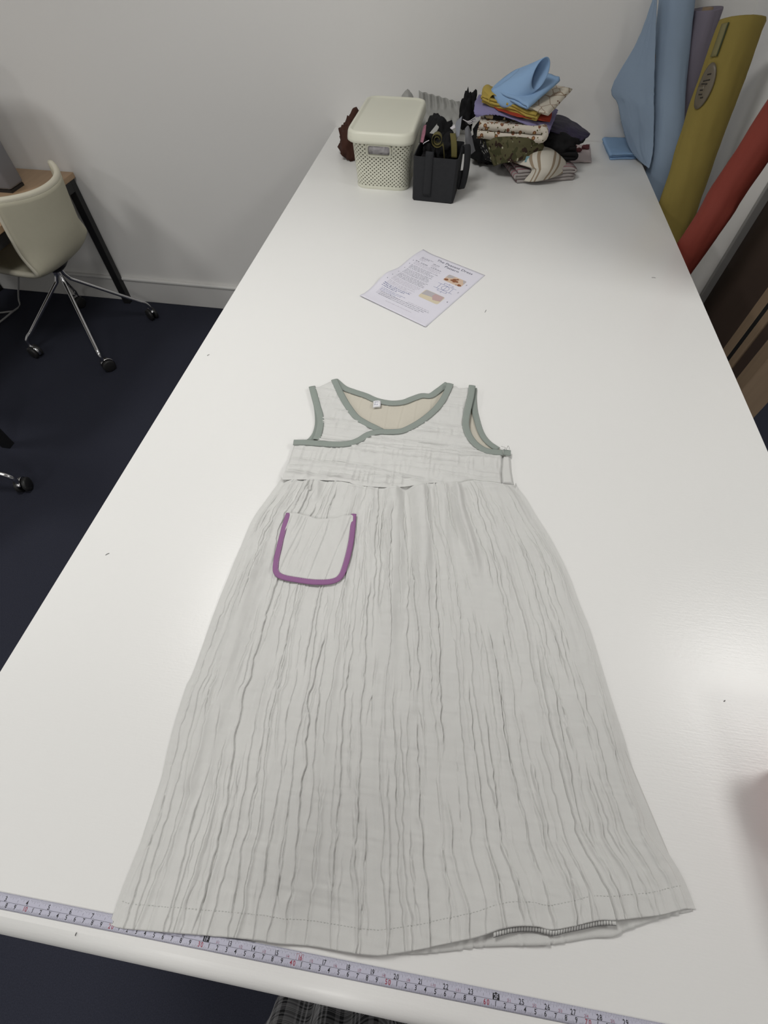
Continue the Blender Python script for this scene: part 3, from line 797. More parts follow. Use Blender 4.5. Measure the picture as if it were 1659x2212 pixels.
for n in range(1, 41):
    s = n * 0.0254
    if n in (12, 24, 36):
        f = Flat(); f.rect(up, s - 0.0034, TW * 0.50, s + 0.0034, TW * 0.84)
        f.poly(up, [(s - 0.0012, TW * 0.84), (s + 0.0012, TW * 0.84), (s, TW * 0.93)])
        fm = f.build('foot_marker', M['ink'], tm)
        f = Flat(); f.text(lambda x, y: up(x, y) + np.array([0, 0, 0.0001]), '%dF' % (n // 12), s, TW * 0.54, 0.0052, 0.5, 0.9)
        f.build('foot_number', M['tape'], fm)
        continue
    f = Flat()
    if n < 10: f.text(up, str(n), s - 0.0006, TW * 0.53, 0.0057, 1.0, 0.85)
    else:
        f.text(up, str(n)[0], s - 0.0004, TW * 0.53, 0.0056, 1.0, 0.85); f.text(up, str(n)[1], s + 0.0004, TW * 0.53, 0.0056, 0.0, 0.85)
    if n == 16:
        f.stroke(up, [(s - 0.0036, TW * 0.51), (s - 0.0036, TW * 0.86), (s - 0.0012, TW * 0.86), (s, TW * 0.97), (s + 0.0012, TW * 0.86), (s + 0.0036, TW * 0.86), (s + 0.0036, TW * 0.51)], 0.0002)
    f.build('inch_number', M['red_ink'] if n == 16 else M['ink'], tm)
    if n > 12:
        f = Flat(); f.text(up, '%d-%d' % (n // 12, n % 12), s - 0.0127, TW * 0.53, 0.0031, 0.5, 0.95); f.build('foot_inch_number', M['pale_red_ink'], tm)
for n in range(1, 105):
    s = n * 0.01
    f = Flat()
    if n % 10 == 0:
        f.text(up, str(n)[:-1], s - 0.0006, TW * 0.16, 0.0058, 1.0, 0.85); f.text(up, '0', s + 0.0005, TW * 0.16, 0.0058, 0.0, 0.85)
    else:
        f.text(up, str(n % 10), s - 0.0005, TW * 0.16, 0.0056, 1.0, 0.85)
    f.build('centimetre_number', M['red_ink'] if n % 10 == 0 else M['ink'], tm)
ticks.build('tick_marks', M['ink'], tm, True); gticks.build('fine_tick_marks', M['grey_ink'], tm, True)

# ================================================================== instruction sheet
M['paper'] = material('printer_paper', (0.70, 0.69, 0.765, 1), 0.7, spec=0.3)
M['text'] = material('text_ink', (0.035, 0.04, 0.08, 1), 0.7)
M['faint_text'] = material('faint_text_ink', (0.36, 0.33, 0.40, 1), 0.7)
M['blue_ink'] = material('blue_line_ink', (0.08, 0.11, 0.30, 1), 0.7)
M['link_ink'] = material('bold_blue_ink', (0.03, 0.06, 0.22, 1), 0.7)
M['pic_peach'] = material('picture_peach', (0.62, 0.47, 0.36, 1), 0.6)
M['pic_brown'] = material('picture_brown', (0.26, 0.10, 0.045, 1), 0.6)
M['pic_grey'] = material('picture_grey', (0.45, 0.43, 0.45, 1), 0.6)
M['pic_cream'] = material('picture_cream', (0.64, 0.57, 0.43, 1), 0.6)
M['pic_rose'] = material('picture_rose', (0.50, 0.36, 0.36, 1), 0.6)
cTL, cTR, cBR, cBL = [G(*q) for q in ((914, 542), (1048, 595), (919, 708), (777, 641))]
PWd, PHt = 0.211, 0.297
def pg(x, y, dz=0.0):            # x from the left edge, y down from the top edge, metres
    a, b = x / PWd, y / PHt
    p = (cTL * (1 - a) + cTR * a) * (1 - b) + (cBL * (1 - a) + cBR * a) * b
    e = 1 - a
    z = 0.0006 + 0.010 * max(0.0, (e - 0.72) / 0.28) ** 2 * math.exp(-((b - 0.60) / 0.16) ** 2) + 0.005 * max(0.0, (e - 0.8) / 0.2) ** 2 * math.exp(-((b - 0.1) / 0.2) ** 2) + 0.003 * math.sin(b * 7) ** 2 * e * e + 0.002 * max(0, (b - 0.9) / 0.1) ** 2
    return np.array([p[0], p[1], TT + z + dz])
sh = empty('instruction_sheet', pg(PWd / 2, PHt / 2), 'printed pattern instruction sheet lying askew on the white table above the dress', 'paper')
grid('paper', np.array([[pg(PWd * i / 30, PHt * j / 40) for i in range(31)] for j in range(41)]), M['paper'], sh, 0.00025, 1, flip=True)
pf = lambda x, y: pg(x, y, 0.00035)
pfu = lambda oy: (lambda x, y: pg(x, oy - y, 0.00035))
tx = Flat(); fx_ = Flat(); bl = Flat(); lk = Flat()
tx.text(pfu(0.023), 'The Peasant Dress', 0.122, 0, 0.0140, 0.5, 1.12)
tx.text(pfu(0.038), 'Pattern', 0.122, 0, 0.0140, 0.5, 1.12)
r2 = random.Random(4)
def words(f, x0, x1, y, h):
    x = x0
    while x < x1 - 0.003:
        w = r2.uniform(0.003, 0.011); w = min(w, x1 - x)
        # a word set so small that only its stroke rhythm shows
        k = x
        while k < x + w - 0.0007:
            hh = h * r2.choice((0.6, 0.6, 1.0)); f.rect(pf, k, y - hh, k + 0.0007, y); k += 0.00125
        f.rect(pf, x, y - h * 0.18, x + w - 0.0005, y)
        x += w + 0.0016
for x0, x1, y, f, h in (
        (0.022, 0.060, 0.035, tx, 0.0022), (0.022, 0.048, 0.040, tx, 0.003), (0.022, 0.042, 0.045, fx_, 0.002), (0.022, 0.045, 0.049, fx_, 0.002), (0.022, 0.040, 0.053, fx_, 0.002),
        (0.066, 0.090, 0.045, tx, 0.003), (0.066, 0.088, 0.050, fx_, 0.002), (0.066, 0.085, 0.054, fx_, 0.002), (0.066, 0.087, 0.058, fx_, 0.002)):
    words(f, x0, x1, y, h)
y = 0.064
words(tx, 0.018, 0.030, y, 0.0040); words(tx, 0.036, 0.062, y, 0.0040); words(tx, 0.070, 0.105, y, 0.0034)
for i, (f, n) in enumerate(((fx_, 3), (tx, 4), (tx, 5), (tx, 5), (fx_, 4), (fx_, 3))):
    for k in range(n):
        y += 0.0052
        words(f, 0.020, 0.112 - r2.uniform(0, 0.028) * (k % 2 + 0.3), y, 0.0021)
    tx.rect(pf, 0.012, y - 0.0052 * n + 0.003, 0.0135, y - 0.0052 * n + 0.006)
    y += 0.0028
for k in range(3):
    words(lk, 0.016, 0.105 - 0.018 * k, y + 0.004, 0.0034); y += 0.0062
for k in range(3):
    y += 0.0052; words(bl, 0.022, 0.100 - 0.012 * k, y, 0.0021)
for k in range(3):
    y += 0.0050; words(fx_, 0.022, 0.095 - 0.012 * k, y, 0.0020)
words(fx_, 0.115, 0.185, 0.238, 0.0022)
for k in range(3):
    words(tx, 0.030, 0.185 - 0.01 * k, 0.244 + 0.0062 * k, 0.0021)
words(fx_, 0.065, 0.150, 0.270, 0.0021)
for xx, yy, c in ((0.196, 0.078, '2'), (0.196, 0.122, '3'), (0.196, 0.176, '4')):
    tx.text(pfu(yy), c, xx, 0, 0.007, 0.5)
def rrect(x0, y0, x1, y1, r):
    pts = []
    for cx, cy, a0 in ((x1 - r, y1 - r, 0), (x0 + r, y1 - r, 90), (x0 + r, y0 + r, 180), (x1 - r, y0 + r, 270)):
        for a in (0, 30, 60, 90): pts.append((cx + r * math.cos(math.radians(a0 + a)), cy + r * math.sin(math.radians(a0 + a))))
    return pts
def blob(cx, cy, r, seed, k=10):
    rr = random.Random(seed); return [(cx + r * rr.uniform(0.7, 1.2) * math.cos(2 * math.pi * i / k), cy + r * rr.uniform(0.6, 1.0) * math.sin(2 * math.pi * i / k)) for i in range(k)]
lift = lambda d: (lambda x, y: pg(x, y, 0.00035 + d))
A = Flat(); A.poly(lift(0), rrect(0.130, 0.060, 0.188, 0.094, 0.005)); pa = A.build('picture', M['pic_peach'], sh)
A = Flat(); A.poly(lift(0.0001), [(0.131, 0.061), (0.152, 0.061), (0.146, 0.072), (0.132, 0.078)]); A.poly(lift(0.0001), [(0.176, 0.061), (0.187, 0.061), (0.187, 0.078), (0.182, 0.070)]); A.build('picture_ground', M['pic_grey'], pa)
A = Flat()
for i, (a, b, r) in enumerate(((0.137, 0.087, 0.006), (0.157, 0.074, 0.006), (0.163, 0.068, 0.004), (0.160, 0.082, 0.006), (0.152, 0.080, 0.005), (0.166, 0.078, 0.005), (0.180, 0.089, 0.006), (0.172, 0.092, 0.002))): A.poly(lift(0.0002), blob(a, b, r, i))
A.build('picture_flowers', M['pic_brown'], pa)
A = Flat(); A.poly(lift(0), rrect(0.120, 0.160, 0.182, 0.200, 0.006)); pb2 = A.build('picture', M['pic_cream'], sh)
A = Flat(); A.poly(lift(0.0001), [(0.123, 0.161), (0.179, 0.161), (0.181, 0.183), (0.150, 0.181), (0.121, 0.185)]); A.build('picture_ground', M['pic_grey'], pb2)
A = Flat(); A.poly(lift(0.0002), [(0.152, 0.163), (0.178, 0.162), (0.180, 0.184), (0.160, 0.190), (0.150, 0.176)]); A.build('picture_cloth', M['pic_rose'], pb2)
# line drawing of a garment pattern
for st in ([(0.128, 0.112), (0.186, 0.112)], [(0.128, 0.136), (0.186, 0.136)], [(0.158, 0.100), (0.158, 0.106)], [(0.158, 0.142), (0.158, 0.150)], [(0.138, 0.112), (0.138, 0.136)], [(0.177, 0.112), (0.177, 0.136)],
           [(0.144, 0.104), (0.146, 0.112), (0.170, 0.112), (0.173, 0.104), (0.144, 0.104)], [(0.144, 0.144), (0.146, 0.136), (0.170, 0.136), (0.173, 0.144), (0.144, 0.144)],
           [(0.158 + 0.011 * math.cos(a), 0.124 + 0.010 * math.sin(a)) for a in np.linspace(0, 2 * math.pi, 20)], [(0.158, 0.112), (0.158, 0.136)]):
    bl.stroke(pf, st, 0.0009)
tx.build('black_print', M['text'], sh, True); fx_.build('faint_print', M['faint_text'], sh, True); bl.build('blue_print', M['blue_ink'], sh, True); lk.build('bold_blue_print', M['link_ink'], sh, True)

# ================================================================== desk, grey case, cable
DZ = 0.652
dk = empty('desk', (-1.9, 1.9, 0), 'wooden desk with a black steel frame standing against the back wall behind the beige chair', 'desk')
box('desk_top', (-2.35, 1.27, DZ - 0.024), (-1.445, 2.498, DZ), M['desk_wood'], dk, bevel=0.003)
for y in (1.28, 2.455):
    for x in (-2.34, -1.490):
        box('leg', (x, y, 0), (x + 0.04, y + 0.035, DZ - 0.024), M['steel_black'], dk, bevel=0.002)
    box('cross_rail', (-2.30, y, DZ - 0.068), (-1.49, y + 0.035, DZ - 0.024), M['steel_black'], dk, bevel=0.002)
for x in (-2.34, -1.490):
    box('side_rail', (x, 1.315, DZ - 0.068), (x + 0.04, 2.455, DZ - 0.024), M['steel_black'], dk, bevel=0.002)
gc = empty('grey_case', (-1.78, 2.27, DZ), 'tall grey metal case standing on the wooden desk', 'case')
box('body', (-1.98, 2.225, DZ + 0.012), (-1.58, 2.325, DZ + 0.44), M['grey_case'], gc, bevel=0.012, segs=3)
box('base_strip', (-1.975, 2.230, DZ), (-1.585, 2.320, DZ + 0.012), M['steel_black'], gc)
pc = [S(40, 560, 2.40), S(40, 640, 2.38), S(43, 660, 2.34), S(40, 688, 2.26)]
cb = empty('power_cable', pc[-1], 'white cable hanging down behind the beige chair under the desk', 'cable')
pc[3][2] = 0.012
ca = [pc[3], np.array([pc[3][0] - 0.10, pc[3][1] - 0.03, 0.006]), np.array([pc[3][0] - 0.24, pc[3][1] - 0.10, 0.006])]
cc = [pc[3], np.array([pc[3][0] - 0.03, pc[3][1] - 0.13, 0.006]), np.array([pc[3][0] - 0.12, pc[3][1] - 0.28, 0.006])]
tube('drop', smoothline(pc, 24), 0.0045, M['white_cable'], cb, 6)
tube('branch', smoothline(ca, 14), 0.0045, M['white_cable'], cb, 6)
tube('branch', smoothline(cc, 14), 0.0045, M['white_cable'], cb, 6)

# ================================================================== chairs
def make_chair(cx, cy, label):
    ch = empty('office_chair', (cx, cy, 0), label, 'chair', 'beige castor chairs at the desk')
    prof = spline1([(-0.40, 0.435), (-0.33, 0.452), (-0.18, 0.440), (-0.02, 0.425), (0.075, 0.432), (0.135, 0.470), (0.165, 0.545), (0.180, 0.640), (0.196, 0.735)], 40)
    nt_ = 33
    t = np.linspace(-1, 1, nt_)
    P = np.zeros((40, nt_, 3))
    for i, (x, z) in enumerate(prof):
        f = i / 39
        wrapf = sstep((f - 0.45) / 0.35)
        hw = 0.190 + 0.022 * sstep((f - 0.3) / 0.4) - 0.02 * sstep((0.15 - f) / 0.15)
        P[i, :, 0] = cx + x - wrapf * 0.105 * np.abs(t) ** 2.2
        P[i, :, 1] = cy + t * hw * (1 - 0.05 * wrapf * t ** 2)
        P[i, :, 2] = z + (1 - wrapf) * 0.022 * np.abs(t) ** 3 + wrapf * 0.012 * sstep((f - 0.8) / 0.2) * t ** 2
    sh_ = grid('seat_shell', P, M['shell'], ch, 0.024, 0)
    rim = np.vstack([P[:, 0], P[-1, 1:-1], P[::-1, -1], P[0, ::-1][1:-1]])
    tube('piping', np.vstack([rim, rim[:2]]), 0.0125, M['piping'], sh_, 8)
    inner = P[2:30, 3:-3] + np.array([0, 0, 0.02])
    # hub and four bent legs with castors
    zc = np.array([cx, cy, 0])
    V, F = tube_geo([zc + [0, 0, 0.37], zc + [0, 0, 0.385], zc + [0, 0, 0.412]], [0.03, 0.05, 0.075], 20)
    mesh('hub', V, F, M['steel_black'], ch, True)
    for k, (dx, dy) in enumerate(((0.209, -0.264), (0.252, 0.203), (-0.231, 0.270), (-0.230, -0.208))):
        L = math.hypot(dx, dy); ux, uy = dx / L, dy / L
        pt = lambda r, z: np.array([cx + ux * r, cy + uy * r, z])
        tube('leg', polyline([pt(0.012, 0.385), pt(0.018, 0.345), pt(0.032, 0.318), pt(0.055, 0.300), pt(L - 0.040, 0.122), pt(L - 0.018, 0.108), pt(L - 0.004, 0.092), pt(L, 0.075), pt(L, 0.055)], 60), 0.0085, M['chrome'], ch, 10)
        a = 0.9 + 1.7 * k
        d = np.array([math.cos(a), math.sin(a), 0]); n = np.array([-d[1], d[0], 0])
        c = pt(L, 0.030) + d * 0.012
        cst = bpy.data.objects.new('caster', None); COL.objects.link(cst); cst.location = tuple(c); bpy.context.view_layer.update()
        cst.parent = ch; cst.matrix_parent_inverse = ch.matrix_world.inverted()
        for s in (-1, 1):
            V, F = tube_geo([c + n * s * 0.006, c + n * s * 0.009, c + n * s * 0.021, c + n * s * 0.024], [0.026, 0.030, 0.030, 0.024], 22)
            mesh('wheel', V, F, M['rubber'], cst, True)
        arc = np.array([[c + d * 0.033 * math.cos(b) + np.array([0, 0, 0.033 * math.sin(b)]) + n * w for w in (-0.007, 0.0, 0.007)] for b in np.linspace(-0.3, 2.6, 16)])
        grid('hood', arc, M['chrome'], cst, 0.0025)
    return ch
chair_a = make_chair(-1.486, 2.125, 'beige tub chair with chrome legs pushed under the wooden desk')
def copy_tree(o, parent=None):
    c = o.copy(); COL.objects.link(c)
    if parent is not None:
        mi = o.matrix_parent_inverse.copy(); c.parent = parent; c.matrix_parent_inverse = mi
    for k in o.children: copy_tree(k, c)
    return c
chair_b = copy_tree(chair_a)
chair_b['label'] = 'second chair at the left edge, only one chrome leg and castor showing'
chair_b.location = (-1.563, 1.012, 0); chair_b.rotation_euler = (0, 0, math.radians(61.6))

# ================================================================== storage basket
M['cream'] = material('cream_plastic', (0.68, 0.68, 0.575, 1), 0.42, spec=0.4, bump=0.06, bscale=300)
M['white_scrap'] = material('white_scraps', (0.62, 0.60, 0.63, 1), 0.8, var=0.25, vscale=90)
M['inner'] = material('basket_inside', (0.10, 0.10, 0.085, 1), 0.8)
def place(cx, cy, rot):
    c, s = math.cos(rot), math.sin(rot)
    return lambda P: np.stack([cx + P[..., 0] * c - P[..., 1] * s, cy + P[..., 0] * s + P[..., 1] * c, TT + P[..., 2]], -1)
def rring(hw, hd, r, z, n):
    pts = []
    for qx, qy, a0 in ((1, -1, -90), (1, 1, 0), (-1, 1, 90), (-1, -1, 180)):
        for a in np.linspace(0, 90, 12):
            b = math.radians(a0 + a); pts.append((qx * (hw - r) + r * math.cos(b), qy * (hd - r) + r * math.sin(b)))
    pts.append(pts[0])
    q = polyline(np.array(pts), n + 1)[:-1]
    return np.column_stack([q, np.full(n, z)])
bk = empty('storage_basket', (0.165, 2.06, TT), 'cream perforated plastic basket with closed lid at the back of the table', 'basket')
bpl = place(0.160, 2.060, math.radians(-1))
nb, rows_ = 132, 25
zb = np.linspace(0.004, 0.140, rows_ + 1)
rings = []
for z in zb:
    f = z / 0.14
    rings.append(rring(0.088 + 0.010 * f, 0.140 + 0.022 * f, 0.036, z, nb))
RG = np.array(rings)
V = [tuple(v) for v in bpl(RG).reshape(-1, 3)]; F = []
hx = lambda i, j: (RG[j, i] + RG[j + 1, (i + 1) % nb]) / 2
for j in range(rows_):
    for i in range(nb):
        a, b, c, d = j * nb + i, j * nb + (i + 1) % nb, (j + 1) * nb + (i + 1) % nb, (j + 1) * nb + i
        cpt = hx(i, j)
        if cpt[1] < -0.1 and abs(cpt[0] + 0.006) < 0.036 and 0.100 < cpt[2] < 0.128:
            continue
        if 1 <= j < rows_ - 1 and (i + j) % 2 == 0:
            q = [np.array(V[k]) for k in (a, b, c, d)]; m = sum(q) / 4
            o = len(V); V.extend([tuple(m + (p - m) * 0.66) for p in q])
            for k, (e, g) in enumerate(((a, b), (b, c), (c, d), (d, a))):
                F.append((e, g, o + (k + 1) % 4, o + k))
        else:
            F.append((a, b, c, d))
F.append(tuple(range(nb - 1, -1, -1)))
body = mesh('body', V, F, M['cream'], bk)
md = body.modifiers.new('thickness', 'SOLIDIFY'); md.thickness = 0.0025; md.offset = -1
def loft(name, rings, mat, parent, cap=True, smooth=True, tf=None, capb=True):
    A = np.array(rings); n, m = A.shape[:2]
    Q = [tuple(q) for q in grid_quads(n, m, True)]
    if cap: Q.append(tuple(range((n - 1) * m, n * m)))
    if capb: Q.append(tuple(range(m - 1, -1, -1)))
    W = tf(A) if tf else A
    o = mesh(name, W.reshape(-1, 3), Q, mat, parent, smooth)
    return o
loft('foot_rim', [rring(0.089, 0.141, 0.036, 0.0, 72), rring(0.0905, 0.1425, 0.037, 0.004, 72), rring(0.0895, 0.1415, 0.036, 0.009, 72)], M['cream'], bk, False, True, bpl, False)
hrim = []
hy = -0.162
cpts = []
for qx, qz, a0 in ((1, 1, 0), (-1, 1, 90), (-1, -1, 180), (1, -1, 270)):
    for a in (0, 30, 60, 90):
        b = math.radians(a0 + a); cpts.append((-0.006 + qx * 0.029 + 0.009 * math.cos(b), hy + (0.114 + qz * 0.006 + 0.009 * math.sin(b) - 0.114) * -0.12 + 0.003, 0.114 + qz * 0.006 + 0.009 * math.sin(b)))
cpts = bpl(np.array(cpts + cpts[:2]))
tube('handle_rim', cpts, 0.0035, M['cream'], bk, 8)
zz, xx = np.meshgrid(np.linspace(0.094, 0.134, 14), np.linspace(-0.046, 0.034, 26), indexing='ij')
tf_ = np.stack([xx, hy + 0.016 + 0.004 * fnoise(xx * 120, zz * 120, 8, 2), zz], -1)
ts = grid('thread_scraps', bpl(tf_), M['white_scrap'], None, 0.001)
tag(ts, 'white thread scraps showing through the handle slot of the cream basket', 'scraps')
lid = empty('lid', bpl(np.array([0, 0, 0.16])), '', ''); del lid['label']; del lid['category']; lid.parent = bk; lid.matrix_parent_inverse = bk.matrix_world.inverted()
lw, ldp = 0.107, 0.188
lr = lambda d, z, r=0.042: rring(lw + d, ldp + d, r + d, z, 96)
loft('lid_shell', [lr(-0.002, 0.137), lr(0.001, 0.139), lr(0.001, 0.146), lr(-0.001, 0.160), lr(-0.004, 0.166), lr(-0.009, 0.1675), lr(-0.013, 0.1665), lr(-0.0155, 0.1635), lr(-0.020, 0.163), lr(-0.04, 0.163)], M['cream'], lid, True, True, bpl, True)

# ================================================================== black fabric bin and what is in it
M['bin'] = material('black_felt', (0.027, 0.028, 0.031, 1), 0.9, var=0.1, vscale=80, bump=0.3, bscale=500, spec=0.2)
M['black_cloth'] = material('black_cloth', (0.011, 0.011, 0.012, 1), 0.9, bump=0.3, bscale=300, spec=0.2)
M['olive'] = material('olive_ribbon', (0.10, 0.085, 0.02, 1), 0.8, bump=0.2, bscale=500)
M['grey_cloth'] = material('grey_cloth', (0.36, 0.36, 0.345, 1), 0.9, bump=0.2, bscale=500, spec=0.2)
M['bluegrey'] = material('blue_grey_cloth', (0.20, 0.21, 0.235, 1), 0.85, bump=0.2, bscale=500, spec=0.2)
M['brown_cloth'] = material('brown_cloth', (0.055, 0.022, 0.015, 1), 0.85, bump=0.2, bscale=400, spec=0.25)
bn = empty('fabric_bin', (0.338, 1.93, TT), 'small open black fabric bin full of scraps beside the cream basket', 'bin')
npl = place(0.343, 1.927, math.radians(-4))
sq = lambda hw, hd, z, r=0.006: rring(hw, hd, r, z, 64)
loft('bin_body', [sq(0.066, 0.076, 0.0), sq(0.068, 0.078, 0.003), sq(0.069, 0.079, 0.06), sq(0.0705, 0.080, 0.121), sq(0.0675, 0.077, 0.121), sq(0.066, 0.076, 0.02)], M['bin'], bn, True, False, npl)
a = np.array([[(-0.020 + dx, -0.0805 - 0.0012 * math.sin(f * 3.1), 0.018 + 0.118 * f) for dx in np.linspace(-0.012, 0.012, 4)] for f in np.linspace(0, 1, 14)])
grid('strap', npl(a), M['bin'], bn, 0.002)
lpp = smoothline(np.array([(0.072, 0.0, 0.112), (0.079, 0.0, 0.136), (0.088, -0.002, 0.128), (0.092, -0.004, 0.085), (0.090, -0.006, 0.045), (0.084, -0.007, 0.020), (0.078, -0.007, 0.032), (0.076, -0.006, 0.070)]), 50)
grid('handle_loop', npl(np.stack([lpp + [0.009 * dy, 0.006 * dy, 0] for dy in (-1, 0, 1)], 1)), M['bin'], bn, 0.0025)

def crumple(name, c, rad, mat, label, cat, seed=0, rough=0.35, group=None, floor=None, sub=4, parent=None):
    bm = bmesh.new(); bmesh.ops.create_icosphere(bm, subdivisions=sub, radius=1.0)
    for v in bm.verts:
        p = v.co.copy()
        n1 = mnoise.noise(p * 1.6 + Vector((seed * 3.1, seed, 0))); n2 = abs(mnoise.noise(p * 3.4 + Vector((seed, seed * 1.7, 5)))); n3 = abs(mnoise.noise(p * 7.5 + Vector((seed, 2, seed))))
        k = 1 + rough * (0.9 * n1 - 0.9 * n2 - 0.35 * n3)
        q = Vector((p.x * rad[0] * k, p.y * rad[1] * k, p.z * rad[2] * k)) + Vector(c)
        if floor is not None and q.z < floor: q.z = floor
        v.co = q
    me = bpy.data.meshes.new(name); bm.to_mesh(me); bm.free()
    o = link(name, me, mat, parent, True)
    if label: tag(o, label, cat, group)
    return o
bc = npl(np.array([0.0, 0.02, 0.10]))
crumple('black_scrap', bc + [-0.015, 0.03, 0.035], (0.048, 0.034, 0.055), M['black_cloth'], 'bunched black cloth standing up at the back of the black bin', 'cloth', 3, 0.5)
crumple('black_scrap', bc + [0.018, 0.0, 0.015], (0.036, 0.040, 0.040), M['black_cloth'], 'crumpled black cloth in the middle of the black bin', 'cloth', 8, 0.5)
crumple('black_scrap', bc + [-0.035, -0.02, 0.0], (0.024, 0.036, 0.034), M['black_cloth'], 'crumpled black cloth in the front corner of the black bin beside the basket', 'cloth', 14, 0.5)
# olive ribbon coil and strap
cc_ = S(945, 300, 1.875)
sp = [cc_ + np.array([math.cos(a) * (0.006 + 0.0011 * a), 0, math.sin(a) * (0.006 + 0.0011 * a)]) for a in np.linspace(0, 12.0, 90)]
sp += [sp[-1] + np.array([0.004 * k, 0, -0.006 * k * k]) for k in (1, 2, 3)]
tag(grid('ribbon_coil', np.stack([np.array(sp) + [0, dy, 0.0] for dy in (-0.012, 0.012)], 1), M['olive'], None, 0.0007), 'coiled olive ribbon in the front of the black bin', 'ribbon')
tag(sheet('strap', [[S(972, 288, 1.90), S(984, 288, 1.90)], [S(974, 310, 1.885), S(987, 311, 1.885)], [S(975, 340, 1.875), S(987, 341, 1.875)]], M['olive'], None, 6, 16, 0.0015, 0.0004), 'upright olive strap at the right side of the black bin', 'strap')
tag(sheet('grey_scrap', [[S(948, 262, 1.96), S(938, 275, 1.95), S(928, 287, 1.93)], [S(951, 270, 1.96), S(946, 280, 1.95), S(940, 290, 1.93)]], M['grey_cloth'], None, 12, 8, 0.001, 0.001), 'pale grey triangular scrap poking from the black bin', 'cloth')
tag(sheet('blue_grey_scrap', [[S(998, 250, 1.95), S(990, 258, 1.95)], [S(996, 268, 1.93), S(984, 268, 1.93)], [S(992, 295, 1.90), S(987, 296, 1.90)]], M['bluegrey'], None, 10, 14, 0.001, 0.001), 'narrow blue-grey scrap standing up at the back right of the black bin', 'cloth')
tag(sheet('white_scrap', [[S(982, 268, 1.955), S(972, 276, 1.95)], [S(984, 276, 1.95), S(976, 280, 1.945)]], M['white_scrap'], None, 8, 8, 0.001, 0.001), 'small white scrap at the back of the black bin', 'cloth')
M['pink_pack'] = material('pink_packet', (0.25, 0.10, 0.14, 1), 0.4, var=0.6, vscale=120)
tag(sheet('packet', [[S(916, 272, 1.93), S(921, 270, 1.93)], [S(911, 290, 1.91), S(919, 288, 1.91)], [S(908, 306, 1.89), S(914, 309, 1.89)]], M['pink_pack'], None, 8, 14, 0.002, 0.0008), 'narrow pink and white packet between the basket lid and the black bin', 'packet')
tag(tube('cord', smoothline([S(914, 311, 1.875), S(919, 307, 1.872), S(927, 303, 1.87)], 12), 0.0011, M['white_scrap'], None, 6), 'short white cord end lying over the black bin', 'cord')
M['striped'] = cloth_print('grey_striped_cloth', (0.20, 0.205, 0.22, 1), [('wave', 1.0, 0.62, 1.0, (0.10, 0.10, 0.11, 1), 0.0, 7)])
tag(sheet('striped_cloth', [[S(1004, 279, 2.02), S(1011, 272, 2.03), S(1016, 280, 2.04)], [S(1005, 300, 1.99), S(1012, 292, 2.00), S(1020, 298, 2.02)], [S(1006, 322, 1.985), S(1015, 318, 1.99), S(1024, 316, 2.01)], [S(1009, 339, 1.985), S(1018, 333, 1.99), S(1027, 326, 2.01)]], M['striped'], None, 18, 24, 0.0012, 0.0008), 'grey striped strip of cloth hanging between the black bin and the fabric pile', 'cloth')
# cloth behind the basket
gr_rows = []
for py, y0, lft, rgt, dy in ((196, 2.485, 905, 992, 6.0), (222, 2.47, 905, 996, 2.0), (240, 2.44, 905, 996, 0), (252, 2.36, 905, 994, 0), (262, 2.33, 905, 992, 0), (285, 2.28, 905, 990, 0), (310, 2.26, 905, 985, 0)):
    gr_rows.append([S(lft + (rgt - lft) * k / 12, py + dy * (k / 12.0) * 4 + (1.5 if k % 2 else -1), y0 - (0.016 if k % 2 else 0)) for k in range(13)])
tag(sheet('gathered_cloth', gr_rows, M['grey_cloth'], None, 80, 40, 0.0012, 0.0012, 30, 6), 'pale grey gathered cloth bunched against the wall behind the black bin', 'cloth')
tag(sheet('grey_cloth_peak', [[S(878, 194, 2.42), S(881, 193, 2.43), S(884, 195, 2.42)], [S(868, 206, 2.40), S(880, 203, 2.38), S(893, 208, 2.40)], [S(866, 222, 2.38), S(880, 221, 2.36), S(895, 224, 2.38)], [S(866, 262, 2.33), S(880, 262, 2.31), S(896, 262, 2.33)]], M['grey_cloth'], None, 20, 20, 0.001, 0.0015), 'peak of pale grey cloth showing above the basket lid', 'cloth')
crumple('brown_cloth', (0.002, 2.215, TT + 0.035), (0.056, 0.075, 0.085), M['brown_cloth'], 'crumpled dark brown cloth squeezed behind the cream basket', 'cloth', 5, 0.45, None, TT + 0.001)

